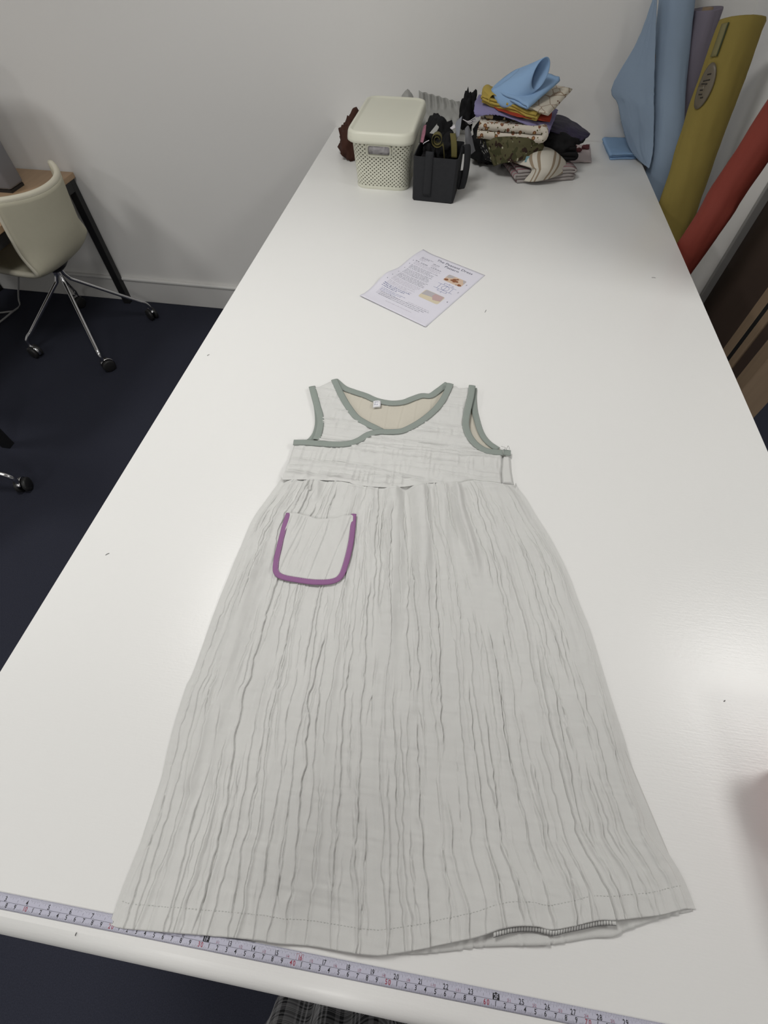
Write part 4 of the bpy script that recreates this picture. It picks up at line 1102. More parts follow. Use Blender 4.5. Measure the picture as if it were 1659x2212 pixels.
# ================================================================== pile of folded fabrics
def fold_pad(name, quad, h, layers, mat, label, z0=None, axis=0, seed=0, wob=0.002, fill=0.8, nd=24, cat='cloth', fray=0.0):
    # quad: front-left, front-right, back-right, back-left (world, the bottom of the pad); cloth folded to and fro along axis
    q = [np.array(p, float) for p in quad]
    if axis == 1: q = [q[1], q[2], q[3], q[0]]
    L = np.linalg.norm(q[1] - q[0])
    pitch = h / layers
    prof = []
    rr = random.Random(seed)
    for l in range(layers):
        z = pitch * (l + 0.5)
        i0, i1 = rr.uniform(0, 0.03), 1 - rr.uniform(0, 0.03)
        ux = np.linspace(i0, i1, 14) if l % 2 == 0 else np.linspace(i1, i0, 14)
        for u_ in ux: prof.append((u_, z))
        if l < layers - 1:
            s = 1 if l % 2 == 0 else -1
            for a in (-60, -30, 0, 30, 60):
                prof.append((ux[-1] + s * math.cos(math.radians(a)) * pitch / 2 / L, z + pitch / 2 + math.sin(math.radians(a)) * pitch / 2))
    n = len(prof)
    P = np.zeros((n, nd, 3))
    for i, (u_, z) in enumerate(prof):
        for j in range(nd):
            v = j / (nd - 1)
            p = (q[0] * (1 - u_) + q[1] * u_) * (1 - v) + (q[3] * (1 - u_) + q[2] * u_) * v
            P[i, j] = p + [0, 0, z]
    a, b = np.meshgrid(np.arange(n), np.arange(nd), indexing='ij')
    nx = fnoise(P[..., 0] * 28, P[..., 1] * 28, seed, 3)
    P[..., 2] += wob * nx
    lay = np.array([p[1] for p in prof])[:, None] / h * layers
    edge = (np.array([0.0] * nd)); 
    e0 = fnoise(lay * 1.3 + 0 * b, b * 0 + 7.3, seed + 3, 2)
    dirv = ((q[3] - q[0]) + (q[2] - q[1])); dirv /= np.linalg.norm(dirv)
    P += dirv * (0.004 * e0 + 0.003 * fnoise(a * 0.3, b * 0.0, seed + 9, 2))[..., None]
    if fray:
        rg = np.random.RandomState(seed); P[:, 0] += dirv * rg.uniform(-fray, fray, (n, 1)); P[:, -1] += dirv * rg.uniform(-fray, fray, (n, 1))
    o = grid(name, P, mat, None, pitch * fill, 0)
    tag(o, label, cat, 'fabrics in the pile on the table')
    return o
def Q4(pts):                     # four (px, py, y) corners
    return [S(*p) for p in pts]
def flatq(cx, cy, w, d, rot, z):
    c, s = math.cos(math.radians(rot)), math.sin(math.radians(rot))
    return [np.array([cx + a * c - b * s, cy + a * s + b * c, TT + z]) for a, b in ((-w / 2, -d / 2), (w / 2, -d / 2), (w / 2, d / 2), (-w / 2, d / 2))]
C_ = lambda *c: srgb(*c)
M['pinkgrey'] = cloth_print('pink_grey_cloth', (0.36, 0.33, 0.32, 1), [('wave', 1.0, 0.70, 1.0, (0.30, 0.15, 0.17, 1), 0.3, 3)])
M['leaf'] = cloth_print('cream_leaf_print', (0.58, 0.55, 0.48, 1), [('wave', 0.5, 0.55, 0.90, (0.30, 0.235, 0.165, 1), 0.2, 1.6)])
M['camo'] = cloth_print('camouflage_print', (0.095, 0.088, 0.045, 1), [('noise', 4.0, 0.55, 1.0, (0.055, 0.055, 0.025, 1), 1.0, 2.2), ('noise', 5.0, 0.60, 1.0, (0.035, 0.02, 0.015, 1), 4.0, 2.2), ('noise', 6.5, 0.69, 1.0, (0.42, 0.40, 0.30, 1), 9.0, 2.6)])
M['floral'] = cloth_print('cream_floral_print', (0.62, 0.57, 0.49, 1), [('dots', 62.0, 0.0001, 0.36, (0.20, 0.085, 0.05, 1), 0.0, 1), ('dots', 62.0, 0.0001, 0.16, (0.45, 0.27, 0.10, 1), 0.0, 1), ('dots', 90.0, 0.0001, 0.22, (0.12, 0.11, 0.05, 1), 3.0, 1)], solid=True)
M['tanblack'] = cloth_print('black_tan_leaf_print', (0.40, 0.33, 0.20, 1), [('noise', 32.0, 0.50, 1.0, (0.012, 0.012, 0.014, 1), 2.0, 2.0)], solid=True)
M['lilac'] = material('lilac_cloth', (0.235, 0.215, 0.38, 1), 0.85, bump=0.15, bscale=600, spec=0.2)
M['redcloth'] = material('red_cloth', (0.38, 0.055, 0.03, 1), 0.85, bump=0.15, bscale=600, spec=0.2)
M['yellow'] = material('mustard_cloth', (0.43, 0.32, 0.075, 1), 0.85, bump=0.15, bscale=600, spec=0.2)
M['lineprint'] = cloth_print('cream_line_print', (0.60, 0.55, 0.46, 1), [('lines', 24.0, 0.0001, 0.022, (0.24, 0.15, 0.09, 1), 0.6, 0.5), ('dots', 40.0, 0.0001, 0.17, (0.17, 0.08, 0.05, 1), 2.6, 0.5)], solid=True)
M['skyblue'] = material('pale_blue_cloth', (0.27, 0.42, 0.64, 1), 0.85, bump=0.15, bscale=600, spec=0.2)
M['velvet'] = material('purple_crushed_velvet', (0.022, 0.015, 0.045, 1), 0.6, var=0.8, vscale=110, bump=0.5, bscale=200)
M['palepink'] = material('pale_pink_cloth', (0.58, 0.50, 0.50, 1), 0.85, var=0.05, vscale=90, bump=0.2, bscale=400)
M['maroon'] = material('maroon_petal', (0.13, 0.035, 0.04, 1), 0.8)
M['bwprint'] = cloth_print('black_white_print', (0.012, 0.012, 0.013, 1), [('noise', 6.0, 0.62, 1.0, (0.5, 0.5, 0.48, 1), 2.0, 1.0)])
M['teal'] = material('teal_patch', (0.16, 0.29, 0.33, 1), 0.85)

fold_pad('folded_cloth', flatq(0.685, 2.165, 0.215, 0.19, 17, 0.001), 0.036, 4, M['pinkgrey'], 'grey and pink striped cloth folded at the bottom of the fabric pile', seed=2, wob=0.0015)
fold_pad('folded_cloth', flatq(0.655, 2.230, 0.30, 0.19, 3, 0.041), 0.040, 3, M['black_cloth'], 'black folded cloth deep in the pile behind the camouflage cloth', seed=5)
tag(sheet('draped_cloth', [[S(1050, 286, 2.20), S(1090, 286, 2.20), S(1130, 288, 2.20), S(1172, 290, 2.20)],
    [S(1042, 298, 2.12), S(1085, 297, 2.085), S(1130, 299, 2.08), S(1172, 300, 2.11)], [S(1052, 325, 2.10), S(1085, 322, 2.07), S(1130, 322, 2.065), S(1174, 316, 2.10)], [S(1067, 359, 2.085), S(1086, 353, 2.065), S(1130, 346, 2.065), S(1165, 338, 2.10)]],
    M['camo'], None, 44, 36, 0.0018, 0.0014, 22, 3), 'green and brown camouflage cloth hanging down the front of the fabric pile', 'cloth', 'fabrics in the pile on the table')
tag(sheet('printed_cloth', [[S(1036, 300, 2.14), S(1046, 299, 2.10)], [S(1038, 320, 2.13), S(1054, 325, 2.09)], [S(1047, 344, 2.12), S(1064, 350, 2.09)]], M['bwprint'], None, 14, 20, 0.002, 0.001), 'black cloth with white marks hanging at the left of the camouflage cloth', 'cloth', 'fabrics in the pile on the table')
crumple('black_cloth', S(1200, 312, 2.185), (0.075, 0.05, 0.034), M['black_cloth'], 'black cloth bulging from the right side of the pile above the leaf-print cloth', 'cloth', 21, 0.28, 'fabrics in the pile on the table')
lf = tag(sheet('leaf_print_cloth', [[S(1128, 332, 2.15), S(1162, 314, 2.15), S(1192, 317, 2.17), S(1212, 334, 2.17)],
    [S(1107, 345, 2.105), S(1150, 334, 2.075), S(1192, 334, 2.085), S(1222, 348, 2.14)], [S(1116, 353, 2.075), S(1155, 359, 2.045), S(1192, 357, 2.05), S(1222, 362, 2.12)],
    [S(1148, 366, 2.055), S(1160, 368, 2.040), S(1188, 372, 2.04), S(1215, 374, 2.09)], [S(1131, 391, 2.045), S(1150, 393, 2.035), S(1178, 388, 2.045), S(1203, 380, 2.07)]],
    M['leaf'], None, 44, 40, 0.0018, 0.0008, 18, 9), 'cream cloth with tan bands and a teal patch drooping over the front of the pile', 'cloth', 'fabrics in the pile on the table')
sheet('teal_patch', [[S(1137, 337, 2.070), S(1161, 340, 2.066)], [S(1133, 350, 2.062), S(1159, 353, 2.050)]], M['teal'], lf, 10, 8, 0.001, 0.0004)
fold_pad('folded_cloth', flatq(0.566, 2.175, 0.218, 0.17, -3, 0.103), 0.046, 2, M['floral'], 'cream floral print cloth folded in two thick layers in the pile', seed=11, wob=0.002, fill=0.88)
fold_pad('folded_cloth', flatq(0.555, 2.190, 0.165, 0.15, -2, 0.151), 0.014, 1, M['tanblack'], 'black and tan leaf-print cloth folded on top of the cream floral cloth', seed=12)
tag(sheet('velvet_cloth', [[S(1160, 246, 2.28), S(1222, 254, 2.29), S(1270, 285, 2.27)], [S(1160, 256, 2.22), S(1225, 272, 2.22), S(1273, 293, 2.22)], [S(1160, 275, 2.18), S(1215, 292, 2.17), S(1256, 304, 2.18)]], M['velvet'], None, 36, 26, 0.004, 0.0016, 30, 4), 'dark purple crushed velvet sloping down the right side of the pile', 'cloth', 'fabrics in the pile on the table')
tag(sheet('black_cloth', [[S(1150, 262, 2.27), S(1222, 272, 2.28), S(1266, 298, 2.26)], [S(1155, 275, 2.21), S(1220, 290, 2.205), S(1262, 303, 2.21)], [S(1160, 300, 2.165), S(1212, 303, 2.16), S(1248, 307, 2.17)]], M['black_cloth'], None, 30, 22, 0.016, 0.002, 24, 14), 'thick black cloth folded under the purple velvet', 'cloth', 'fabrics in the pile on the table')
tag(sheet('lilac_cloth', [[S(1034, 206, 2.27), S(1100, 208, 2.29), S(1160, 218, 2.29), S(1206, 238, 2.26)], [S(1026, 222, 2.16), S(1075, 230, 2.14), S(1130, 248, 2.13), S(1198, 258, 2.16)], [S(1024, 240, 2.125), S(1072, 243, 2.105), S(1134, 262, 2.095), S(1192, 272, 2.12)], [S(1028, 253, 2.115), S(1070, 248, 2.10), S(1138, 270, 2.09), S(1182, 298, 2.085)]],
    M['lilac'], None, 48, 40, 0.0016, 0.0016, 26, 7, 0.0, 0.0012), 'lilac cloth with a pointed corner hanging from the middle of the pile', 'cloth', 'fabrics in the pile on the table')
tag(sheet('red_cloth', [[S(1064, 210, 2.26), S(1120, 215, 2.27), S(1190, 232, 2.24)], [S(1062, 226, 2.14), S(1120, 242, 2.12), S(1192, 248, 2.14)], [S(1076, 238, 2.10), S(1122, 252, 2.085), S(1188, 263, 2.11)]], M['redcloth'], None, 34, 24, 0.0016, 0.0012, 26, 8), 'red cloth showing as a thin edge under the mustard cloth', 'cloth', 'fabrics in the pile on the table')
fold_pad('mustard_cloth', [S(1040, 224, 2.125), S(1156, 262, 2.085), S(1178, 232, 2.22), S(1056, 203, 2.25)], 0.022, 3, M['yellow'], 'mustard yellow folded cloth with frayed edges near the top of the pile', seed=31, wob=0.003, fray=0.002)
yr = []
for k, (px, py, y, r) in enumerate(((1052, 196, 2.24, 0.016), (1054, 204, 2.19, 0.019), (1062, 213, 2.135, 0.017), (1066, 216, 2.115, 0.012))):
    c = S(px, py, y); yr.append(np.array([c + [r * 1.05 * math.cos(a), 0, r * math.sin(a)] for a in np.linspace(0.3, 5.6, 18)]))
tag(sheet('mustard_roll', yr, M['yellow'], None, 28, 20, 0.0015, 0.0012, 30, 3), 'loosely rolled end of mustard cloth at the left of the pale blue cloth', 'cloth', 'fabrics in the pile on the table')
fold_pad('line_print_cloth', [S(1068, 214, 2.12), S(1184, 253, 2.085), S(1234, 198, 2.21), S(1128, 180, 2.27)], 0.010, 2, M['lineprint'], 'cream cloth with brown line drawing under the pale blue cloth', seed=33, wob=0.0015)
fold_pad('pale_blue_cloth', [S(1064, 202, 2.13), S(1138, 238, 2.075), S(1207, 178, 2.18), S(1135, 160, 2.24)], 0.016, 2, M['skyblue'], 'pale blue folded cloth under the open blue fold at the top of the pile', seed=35, wob=0.0015)
rings_ = []
oc = S(1168, 160, 2.115)
for f in np.linspace(0, 1, 16):
    ring = []
    a0, b0 = S(1061, 196, 2.135), S(1120, 152, 2.20)
    for a in np.linspace(0, 2 * math.pi, 28, endpoint=False):
        e = oc + np.array([0.023 * math.cos(a) + 0.006 * math.sin(a), 0.010 * math.cos(a), 0.038 * math.sin(a) * (1 if math.sin(a) > 0 else 0.95)])
        w = 0.5 + 0.5 * math.sin(a)
        l = a0 * (1 - w) + b0 * w + np.array([0, 0.030 * math.cos(a), 0.003])
        s_ = f ** 1.15
        # lower side sweeps out to the front corner
        p = e * (1 - s_) + l * s_
        if math.sin(a) < 0: p = p + (S(1130, 235, 2.085) - oc) * (0.55 * (-math.sin(a)) * math.sin(math.pi * f) )
        ring.append(p)
    rings_.append(ring)
A = np.array(rings_)
tag(grid('blue_open_fold', A, M['skyblue'], None, 0.0016, 0, wrap=True), 'pale blue cloth with an open tube-like fold crowning the pile', 'cloth', 'fabrics in the pile on the table')
# beside the pile
pp = empty('pink_lace_cloth', G(1248, 335), 'pale pink cloth with maroon petals lying right of the pile', 'cloth')
pq = [G(1206, 352), G(1277, 353), G(1273, 316), G(1212, 316)]
t = np.linspace(0, 1, 20)
PPx = np.array([[(pq[0] * (1 - a) + pq[1] * a) * (1 - b) + (pq[3] * (1 - a) + pq[2] * a) * b for a in t] for b in t])
PPx[..., 2] = TT + 0.004 + 0.002 * fnoise(PPx[..., 0] * 60, PPx[..., 1] * 60, 4, 2)
grid('cloth', PPx, M['palepink'], pp, 0.004, 0)
for k, (px, py, r) in enumerate(((1266, 318, 0.014), (1250, 324, 0.011), (1240, 316, 0.009))):
    g = G(px, py, 0.012); crumple('petal', g, (r * 1.2, r * 0.9, r * 0.7), M['maroon'], None, None, k, 0.4, sub=3, parent=pp)
crumple('black_scrap', S(1012, 240, 2.25), (0.032, 0.03, 0.062), M['black_cloth'], 'frayed black cloth sticking up at the left of the fabric pile', 'cloth', 41, 0.55)
crumple('black_scrap', (0.495, 2.225, TT + 0.055), (0.060, 0.075, 0.075), M['black_cloth'], 'black cloth bunched on the table between the bin and the pile', 'cloth', 44, 0.4, None, TT + 0.001)
tubes_ = [smoothline([S(1000 + 3 * k, 258 + 2 * k, 2.13), S(1012 + 2 * k, 262 + (k % 3) * 3, 2.11), S(1028 + k, 252 + 2 * k, 2.10)], 12) for k in range(5)]
tag(tubes('loose_threads', tubes_, 0.0011, M['white_scrap'], None, 4), 'tangle of pale loose threads at the left edge of the pile', 'threads')
bq = [G(1317, 346, 0), G(1378, 344, 0), G(1368, 310, 0), G(1301, 309, 0)]
fc = fold_pad('folded_blue_cloth', bq, 0.020, 3, M['skyblue'], 'small folded pale blue cloth on the table corner below the blue roll', seed=51, wob=0.001)

# ================================================================== fabric rolls
M['rollblue'] = material('pale_blue_roll', (0.265, 0.345, 0.455, 1), 0.85, var=0.05, vscale=12, bump=0.15, bscale=500, spec=0.2)
M['rolllilac'] = material('grey_lilac_roll', (0.20, 0.18, 0.225, 1), 0.85, bump=0.15, bscale=500, spec=0.2)
M['rollyellow'] = material('mustard_roll', (0.245, 0.190, 0.050, 1), 0.85, var=0.06, vscale=12, bump=0.2, bscale=300, spec=0.2)
M['rollred'] = material('rust_red_roll', (0.20, 0.035, 0.023, 1), 0.7, var=0.06, vscale=12, bump=0.2, bscale=300, spec=0.3)
M['card'] = material('cardboard_tube', (0.30, 0.22, 0.14, 1), 0.9)
M['clear'] = material('sticker', (0.115, 0.095, 0.065, 1), 0.4)
def roll(name, pts, r, mat, label, seed, core=True, wr=0.0018):
    e = empty(name, pts[0], label, 'fabric roll', 'fabric rolls standing beside the table')
    path = smoothline(pts, 70)
    T, N, B = frames(path)
    m = 56
    a = np.linspace(0, 2 * math.pi, m, endpoint=False)
    P = np.zeros((70, m, 3))
    ax, tt = np.meshgrid(a, np.linspace(0, 1, 70))
    rad = r + wr * fnoise(ax * 1.9, tt * 16 + ax * 1.2, seed, 3) * (1 - np.exp(-((ax - math.pi) / 0.4) ** 2) * 0) + 0.0022 * ((ax / (2 * math.pi)) - 0.5)
    rad[:, 0] = rad[:, 0]
    P = path[:, None] + (np.cos(ax)[..., None] * N[:, None] + np.sin(ax)[..., None] * B[:, None]) * rad[..., None]
    # rolled ends: the cloth turns in towards the core
    top = [path[-1][None] + (P[-1] - path[-1]) * k - T[-1] * d for k, d in ((0.97, -0.004), (0.85, -0.003), (0.55, 0.002), (0.36, 0.006))]
    bot = [path[0][None] + (P[0] - path[0]) * k for k in (0.36, 0.97)]
    A = np.vstack([np.array(bot), P, np.array(top)])
    grid('cloth', A, mat, e, 0, 0, wrap=True)
    if core:
        V, F = tube_geo([path[0], path[-1] + T[-1] * 0.006], r * 0.36, 24)
        mesh('core_tube', V, F, M['card'], e, True)
    return e, path, (T, N, B)
rb, pb_, _ = roll('fabric_roll', [np.array([1.205, 2.215, 0.0]), np.array([1.185, 2.255, TT - 0.4]), SX(1428, 372, 1.15), S(1446, 180, 2.375), S(1462, 0, 2.42), S(1476, -110, 2.44)], 0.050, M['rollblue'], 'pale blue fabric roll with a loose flap hanging over the table corner', 3)
fl = [[S(1418, -20, 2.37), S(1419, -20, 2.365), S(1420, -20, 2.36)], [S(1376, 90, 2.385), S(1396, 92, 2.365), S(1416, 92, 2.345)], [S(1322, 188, 2.40), S(1370, 190, 2.36), S(1413, 190, 2.32)],
      [S(1335, 225, 2.39), S(1372, 228, 2.345), S(1412, 230, 2.30)], [S(1344, 270, 2.375), S(1378, 275, 2.325), S(1411, 280, 2.275)], [S(1356, 312, 2.35), S(1382, 318, 2.30), S(1410, 325, 2.25)], [S(1374, 341, 2.31), S(1390, 349, 2.27), S(1404, 356, 2.235)], [S(1391, 357, 2.265), S(1396, 360, 2.245), S(1401, 363, 2.228)]]
sheet('loose_flap', fl, M['rollblue'], rb, 40, 70, 0.0014, 0.0022, 9, 5, 0, 0.001)
roll('fabric_roll', [np.array([1.215, 2.40, 0.0]), np.array([1.205, 2.40, TT - 0.3]), S(1474, 215, 2.425), S(1500, 115, 2.43), S(1528, 22, 2.435)], 0.044, M['rolllilac'], 'grey-lilac fabric roll between the pale blue and mustard rolls', 9)
ry, py_, fr = roll('fabric_roll', [np.array([1.184, 1.765, 0.0]), SX(1448, 492, 1.15), SX(1512, 300, 1.14), SX(1604, 46, 1.135)], 0.058, M['rollyellow'], 'mustard fabric roll with a round sticker leaning against the wall', 15, True, 0.003)
roll('fabric_roll', [np.array([1.035, 1.752, 0.0]), SX(1492, 540, 1.130), SX(1569, 420, 1.145), SX(1667, 275, 1.160), SX(1745, 160, 1.172)], 0.042, M['rollred'], 'rust red fabric roll nearest the brown door', 21, True, 0.0022)
# sticker and printed strip wrapped on the mustard roll
def on_roll(path, fr, i, ang, r):
    T, N, B = fr; i = min(max(i, 0), len(path) - 1.001); k = int(i); f = i - k
    p = path[k] * (1 - f) + path[k + 1] * f
    return p + (math.cos(ang) * N[k] + math.sin(ang) * B[k]) * r
# find the angle on the roll that faces the camera
ii = 60
best = min(np.linspace(0, 2 * math.pi, 120), key=lambda a: np.linalg.norm(on_roll(py_, fr, ii, a, 0.056) - CAM))
sgnr = 1 if (on_roll(py_, fr, ii, best + 0.5, 0.056) - on_roll(py_, fr, ii, best, 0.056)) @ CR < 0 else -1
def rs(da, i, extra=0.0): return on_roll(py_, fr, i, best + sgnr * da, 0.0612 + extra)
P = np.array([[rs(0.62 + 0.40 * rho * math.cos(a), 62.0 + 2.6 * rho * math.sin(a)) for a in np.linspace(0, 2 * math.pi, 29)] for rho in np.linspace(0.02, 1, 6)])
stk = grid('round_sticker', P, M['clear'], ry, 0.0006)
M['sticker_ink'] = material('sticker_ink', (0.02, 0.015, 0.01, 1), 0.6)
tubes('sticker_print', [[rs(0.62 + d0, 62.0 + e0, 0.0008), rs(0.62 + d1, 62.0 + e1, 0.0008)] for d0, e0, d1, e1 in ((0.15, -0.9, -0.02, -0.9), (0.16, -0.4, 0.02, -0.4), (0.2, 0.3, -0.1, 0.25), (0.16, 0.6, -0.16, 0.7), (0.05, 1.3, -0.12, 1.35), (0.0, -1.3, -0.12, -1.25))], 0.0016, M['sticker_ink'], stk, 5)
M['strip'] = material('pale_selvedge_strip', (0.17, 0.15, 0.06, 1), 0.7)
P = np.array([[rs(0.72 + d, i, 0.0004) for d in (0.16, 0.0, -0.16)] for i in np.linspace(65.2, 68.6, 12)])
stp = grid('selvedge_strip', P, M['strip'], ry, 0.0006)
M['green_line'] = material('green_selvedge_line', (0.03, 0.05, 0.02, 1), 0.7)
tubes('selvedge_line', [[rs(0.52, i, 0.001) for i in np.linspace(65.2, 68.6, 12)]], 0.0014, M['green_line'], stp, 5)

# ================================================================== red box at the right edge
M['redbox'] = material('red_lacquer', (0.33, 0.012, 0.020, 1), 0.55)
rx = empty('red_box', (0.985, 0.215, TT), 'red box at the right-hand edge of the photo, shading the table beside the hem', 'box')
bpt = G(1660, 1637, 0.0)
rp = place(bpt[0] + 0.047, bpt[1] - 0.088, math.radians(4))
loft('body', [rring(0.044, 0.080, 0.010, z, 48) for z in (0.0,)] + [rring(0.045, 0.081, 0.011, 0.003, 48), rring(0.045, 0.081, 0.011, 0.060, 48)], M['redbox'], rx, True, True, rp)
loft('lid', [rring(0.0465, 0.0825, 0.012, 0.060, 48), rring(0.0470, 0.083, 0.012, 0.063, 48), rring(0.0470, 0.083, 0.012, 0.080, 48), rring(0.044, 0.080, 0.010, 0.083, 48)], M['redbox'], rx, True, True, rp)

# ================================================================== person at the front of the table
def plaid():
    m = material('dark_plaid', (0.03, 0.03, 0.033, 1), 0.9, spec=0.2)
    nt = m.node_tree; bs = nt.nodes['Principled BSDF']
    uv = nt.nodes.new('ShaderNodeUVMap'); uv.uv_map = 'UVMap'
    sp = nt.nodes.new('ShaderNodeSeparateXYZ'); nt.links.new(uv.outputs['UV'], sp.inputs['Vector'])
    def band(sock, n, stops):
        a = nt.nodes.new('ShaderNodeMath'); a.operation = 'MULTIPLY'; a.inputs[1].default_value = n; nt.links.new(sock, a.inputs[0])
        b = nt.nodes.new('ShaderNodeMath'); b.operation = 'FRACT'; nt.links.new(a.outputs[0], b.inputs[0])
        return ramp(nt, b.outputs[0], stops)
    g = lambda v: (v, v, v, 1)
    s1 = [(0.0, g(0.10)), (0.22, g(1)), (0.27, g(0.15)), (0.34, g(1)), (0.39, g(0.15)), (0.46, g(1)), (0.51, g(0.6)), (0.75, g(0.02)), (0.87, g(0.6))]
    cu = band(sp.outputs['X'], 26, s1); cv = band(sp.outputs['Y'], 15, s1)
    ad = nt.nodes.new('ShaderNodeMix'); ad.data_type = 'RGBA'; ad.inputs['Factor'].default_value = 0.5
    nt.links.new(cu, ad.inputs['A']); nt.links.new(cv, ad.inputs['B'])
    mx = nt.nodes.new('ShaderNodeMix'); mx.data_type = 'RGBA'
    mx.inputs['A'].default_value = (0.02, 0.02, 0.024, 1); mx.inputs['B'].default_value = (0.85, 0.85, 0.86, 1)
    nt.links.new(ad.outputs['Result'], mx.inputs['Factor']); nt.links.new(mx.outputs['Result'], bs.inputs['Base Color'])
    return m
M['plaid'] = plaid()
M['tights'] = material('dark_tights', (0.012, 0.012, 0.014, 1), 0.8)
M['shoe'] = material('black_shoe', (0.01, 0.01, 0.01, 1), 0.5)
M['skin'] = material('skin', (0.50, 0.32, 0.24, 1), 0.5)
M['jumper'] = material('plum_jumper', (0.16, 0.05, 0.075, 1), 0.9, bump=0.3, bscale=300, spec=0.2)
M['hair'] = material('dark_hair', (0.02, 0.013, 0.01, 1), 0.6)
pcx, pcy = 0.475, -0.270
pe = empty('person', (pcx, pcy, 0), 'person in a dark grey plaid skirt standing at the front edge of the table', 'person')
def skinned(name, vs, es, rs, mat, parent, root=0):
    me = bpy.data.meshes.new(name)
    me.from_pydata([tuple(map(float, v)) for v in vs], es, [])
    o = link(name, me, mat, parent, False)
    o.modifiers.new('skin', 'SKIN')
    for i, r in enumerate(rs):
        me.skin_vertices[0].data[i].radius = (r, r * 0.9)
    me.skin_vertices[0].data[root].use_root = True
    sb = o.modifiers.new('smooth', 'SUBSURF'); sb.levels = 2; sb.render_levels = 2
    o.modifiers['skin'].use_smooth_shade = True
    return o
# joints of the figure, leaning over the table with both hands held up in front of the face
hold = CAM - CF * 0.035
jv = [(0, 0, 0.93), (0, 0, 1.05), (0, 0.00, 1.20), (0, 0.015, 1.36), (0, 0.03, 1.47), (0, 0.055, 1.55), (0, 0.065, 1.66), (0, 0.06, 1.72)]
jv = [(pcx + a, pcy + b, c) for a, b, c in jv]
jr = [0.13, 0.115, 0.12, 0.125, 0.05, 0.062, 0.078, 0.06]
je = [(i, i + 1) for i in range(7)]
def chain(start, pts, rads):
    k = start
    for p, r in zip(pts, rads):
        jv.append(tuple(map(float, p))); jr.append(r); je.append((k, len(jv) - 1)); k = len(jv) - 1
    return k
for s in (-1, 1):
    chain(0, [(pcx + s * 0.09, pcy, 0.84), (pcx + s * 0.09, pcy + 0.01, 0.47), (pcx + s * 0.085, pcy - 0.02, 0.09), (pcx + s * 0.09, pcy + 0.06, 0.04)], [0.085, 0.055, 0.036, 0.03])
    wr_ = hold + CR * s * 0.085 - CU * 0.03 - CF * 0.05
    wk = chain(3, [(pcx + s * 0.17, pcy + 0.02, 1.37), (pcx + s * 0.25, pcy + 0.06, 1.16), wr_], [0.056, 0.042, 0.027])
    palm = wr_ + CU * 0.05 - CR * s * 0.005
    pkx = chain(wk, [palm], [0.026])
    for f, (du, ln) in enumerate(((0.020, 0.062), (0.006, 0.070), (-0.008, 0.066), (-0.022, 0.052))):
        b0 = palm + CU * (0.022 + du) + CR * (-s * 0.004)
        chain(pkx, [b0 + CF * 0.012, b0 + CF * 0.026 - CR * s * ln * 0.30, b0 + CF * 0.024 - CR * s * ln * 0.55], [0.0095, 0.0085, 0.007])
    th = palm - CU * 0.012 - CF * 0.012
    chain(pkx, [th - CR * s * 0.022, th - CR * s * 0.042 + CU * 0.010], [0.011, 0.009])
skinned('body', jv, je, jr, M['skin'], pe)
# jumper over trunk and arms
kv = list(jv[:4]); kr = [0.145, 0.135, 0.14, 0.14]; ke = [(0, 1), (1, 2), (2, 3)]
for s in (-1, 1):
    wr_ = hold + CR * s * 0.085 - CU * 0.03 - CF * 0.05
    e = np.array([pcx + s * 0.25, pcy + 0.06, 1.16])
    n0 = len(kv)
    kv += [(pcx + s * 0.17, pcy + 0.02, 1.37), tuple(e), tuple(e * 0.15 + wr_ * 0.85)]; kr += [0.072, 0.056, 0.040]
    ke += [(3, n0), (n0, n0 + 1), (n0 + 1, n0 + 2)]
skinned('jumper', kv, ke, kr, M['jumper'], pe)
crumple('hair', (pcx, pcy + 0.035, 1.665), (0.092, 0.10, 0.115), M['hair'], None, None, 3, 0.12, sub=4, parent=pe)
n_a, n_z = 260, 90
aa, zf = np.meshgrid(np.linspace(0, 2 * math.pi, n_a + 1), np.linspace(0, 1, n_z))
zz = 1.04 - 0.70 * zf
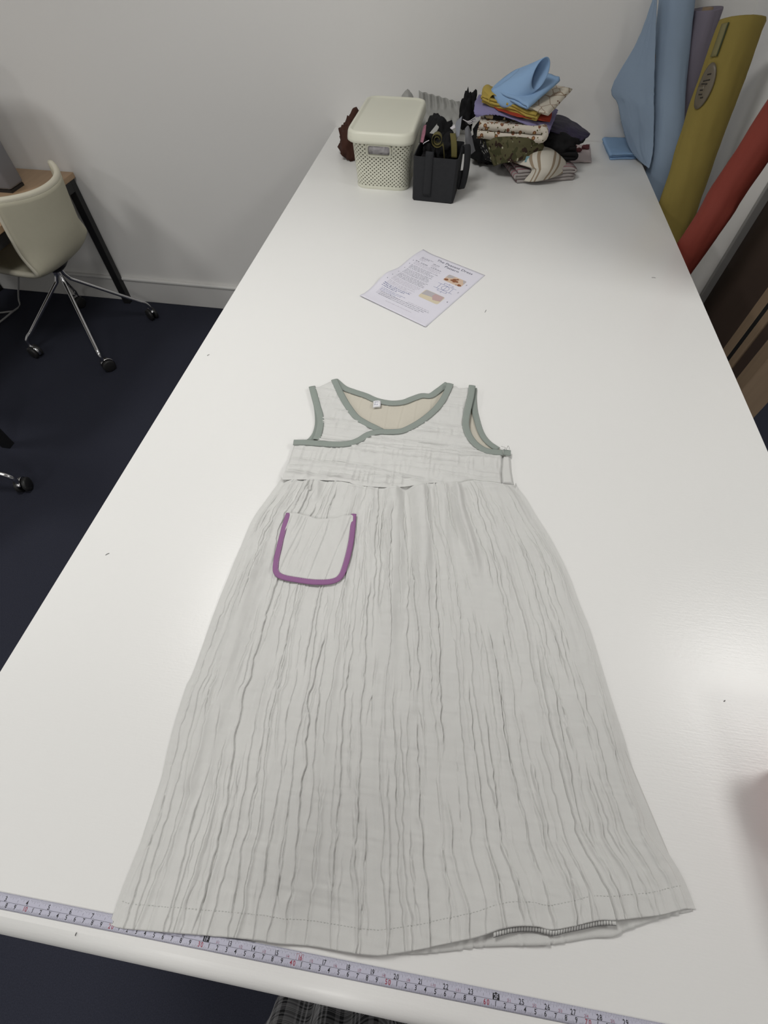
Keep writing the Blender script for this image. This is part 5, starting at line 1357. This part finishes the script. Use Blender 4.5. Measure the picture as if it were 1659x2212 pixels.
rx_ = 0.155 + 0.085 * zf ** 0.8; ry_ = 0.125 + 0.075 * zf ** 0.8
fold = (0.004 + 0.017 * zf) * (np.sin(aa * 13 + 1.5 * np.sin(aa * 3) + 0.7 * zf) * 0.6 + 0.5 * np.sin(aa * 7 + 2))
P = np.stack([pcx + (rx_ + fold) * np.cos(aa), pcy + (ry_ + fold) * np.sin(aa), zz + 0.006 * np.sin(aa * 5) * zf], -1)
P[:, -1] = P[:, 0]
grid('skirt', P, M['plaid'], pe, 0.002)
for s in (-1, 1):
    pth = [np.array([pcx + s * 0.088, pcy - 0.06, 0.045]), np.array([pcx + s * 0.088, pcy - 0.03, 0.045]), np.array([pcx + s * 0.09, pcy + 0.06, 0.04]), np.array([pcx + s * 0.093, pcy + 0.14, 0.033]), np.array([pcx + s * 0.093, pcy + 0.18, 0.028])]
    V, F = tube_geo(spline1(pth, 16), np.interp(np.linspace(0, 1, 16), [0, 0.1, 0.5, 0.85, 1], [0.025, 0.04, 0.042, 0.034, 0.015]), 16)
    V = np.array(V); V[:, 2] = np.maximum(V[:, 2], 0.002)
    mesh('shoe', V, F, M['shoe'], pe, True)

# ================================================================== a few snippets of thread and lint
def snippet(px, py, L, ang, mat, label, h=0.0004, r=0.0004):
    c = G(px, py, h); d = np.array([math.cos(ang), math.sin(ang), 0]) * L / 2
    tag(tube('thread_snippet', [c - d, c + [0, 0, 0.0008], c + d], r, M[mat], None, 5), label, 'thread')
snippet(1049, 672, 0.012, 1.3, 'dark_thread', 'grey thread snippet on the table right of the instruction sheet')
snippet(450, 767, 0.006, 1.0, 'dark_thread', 'dark speck of thread near the left table edge')
snippet(1412, 600, 0.010, 0.0, 'dark_thread', 'tiny dark thread by the right table edge')
snippet(232, 1197, 0.006, 0.8, 'dark_thread', 'grey thread speck on the table left of the pocket')
snippet(1565, 1514, 0.003, 0.8, 'dark_thread', 'dark speck on the shiny patch of table right of the dress')
snippet(164, 2018, 0.0025, 1.6, 'dark_thread', 'dark speck between the tape measure and the table edge')
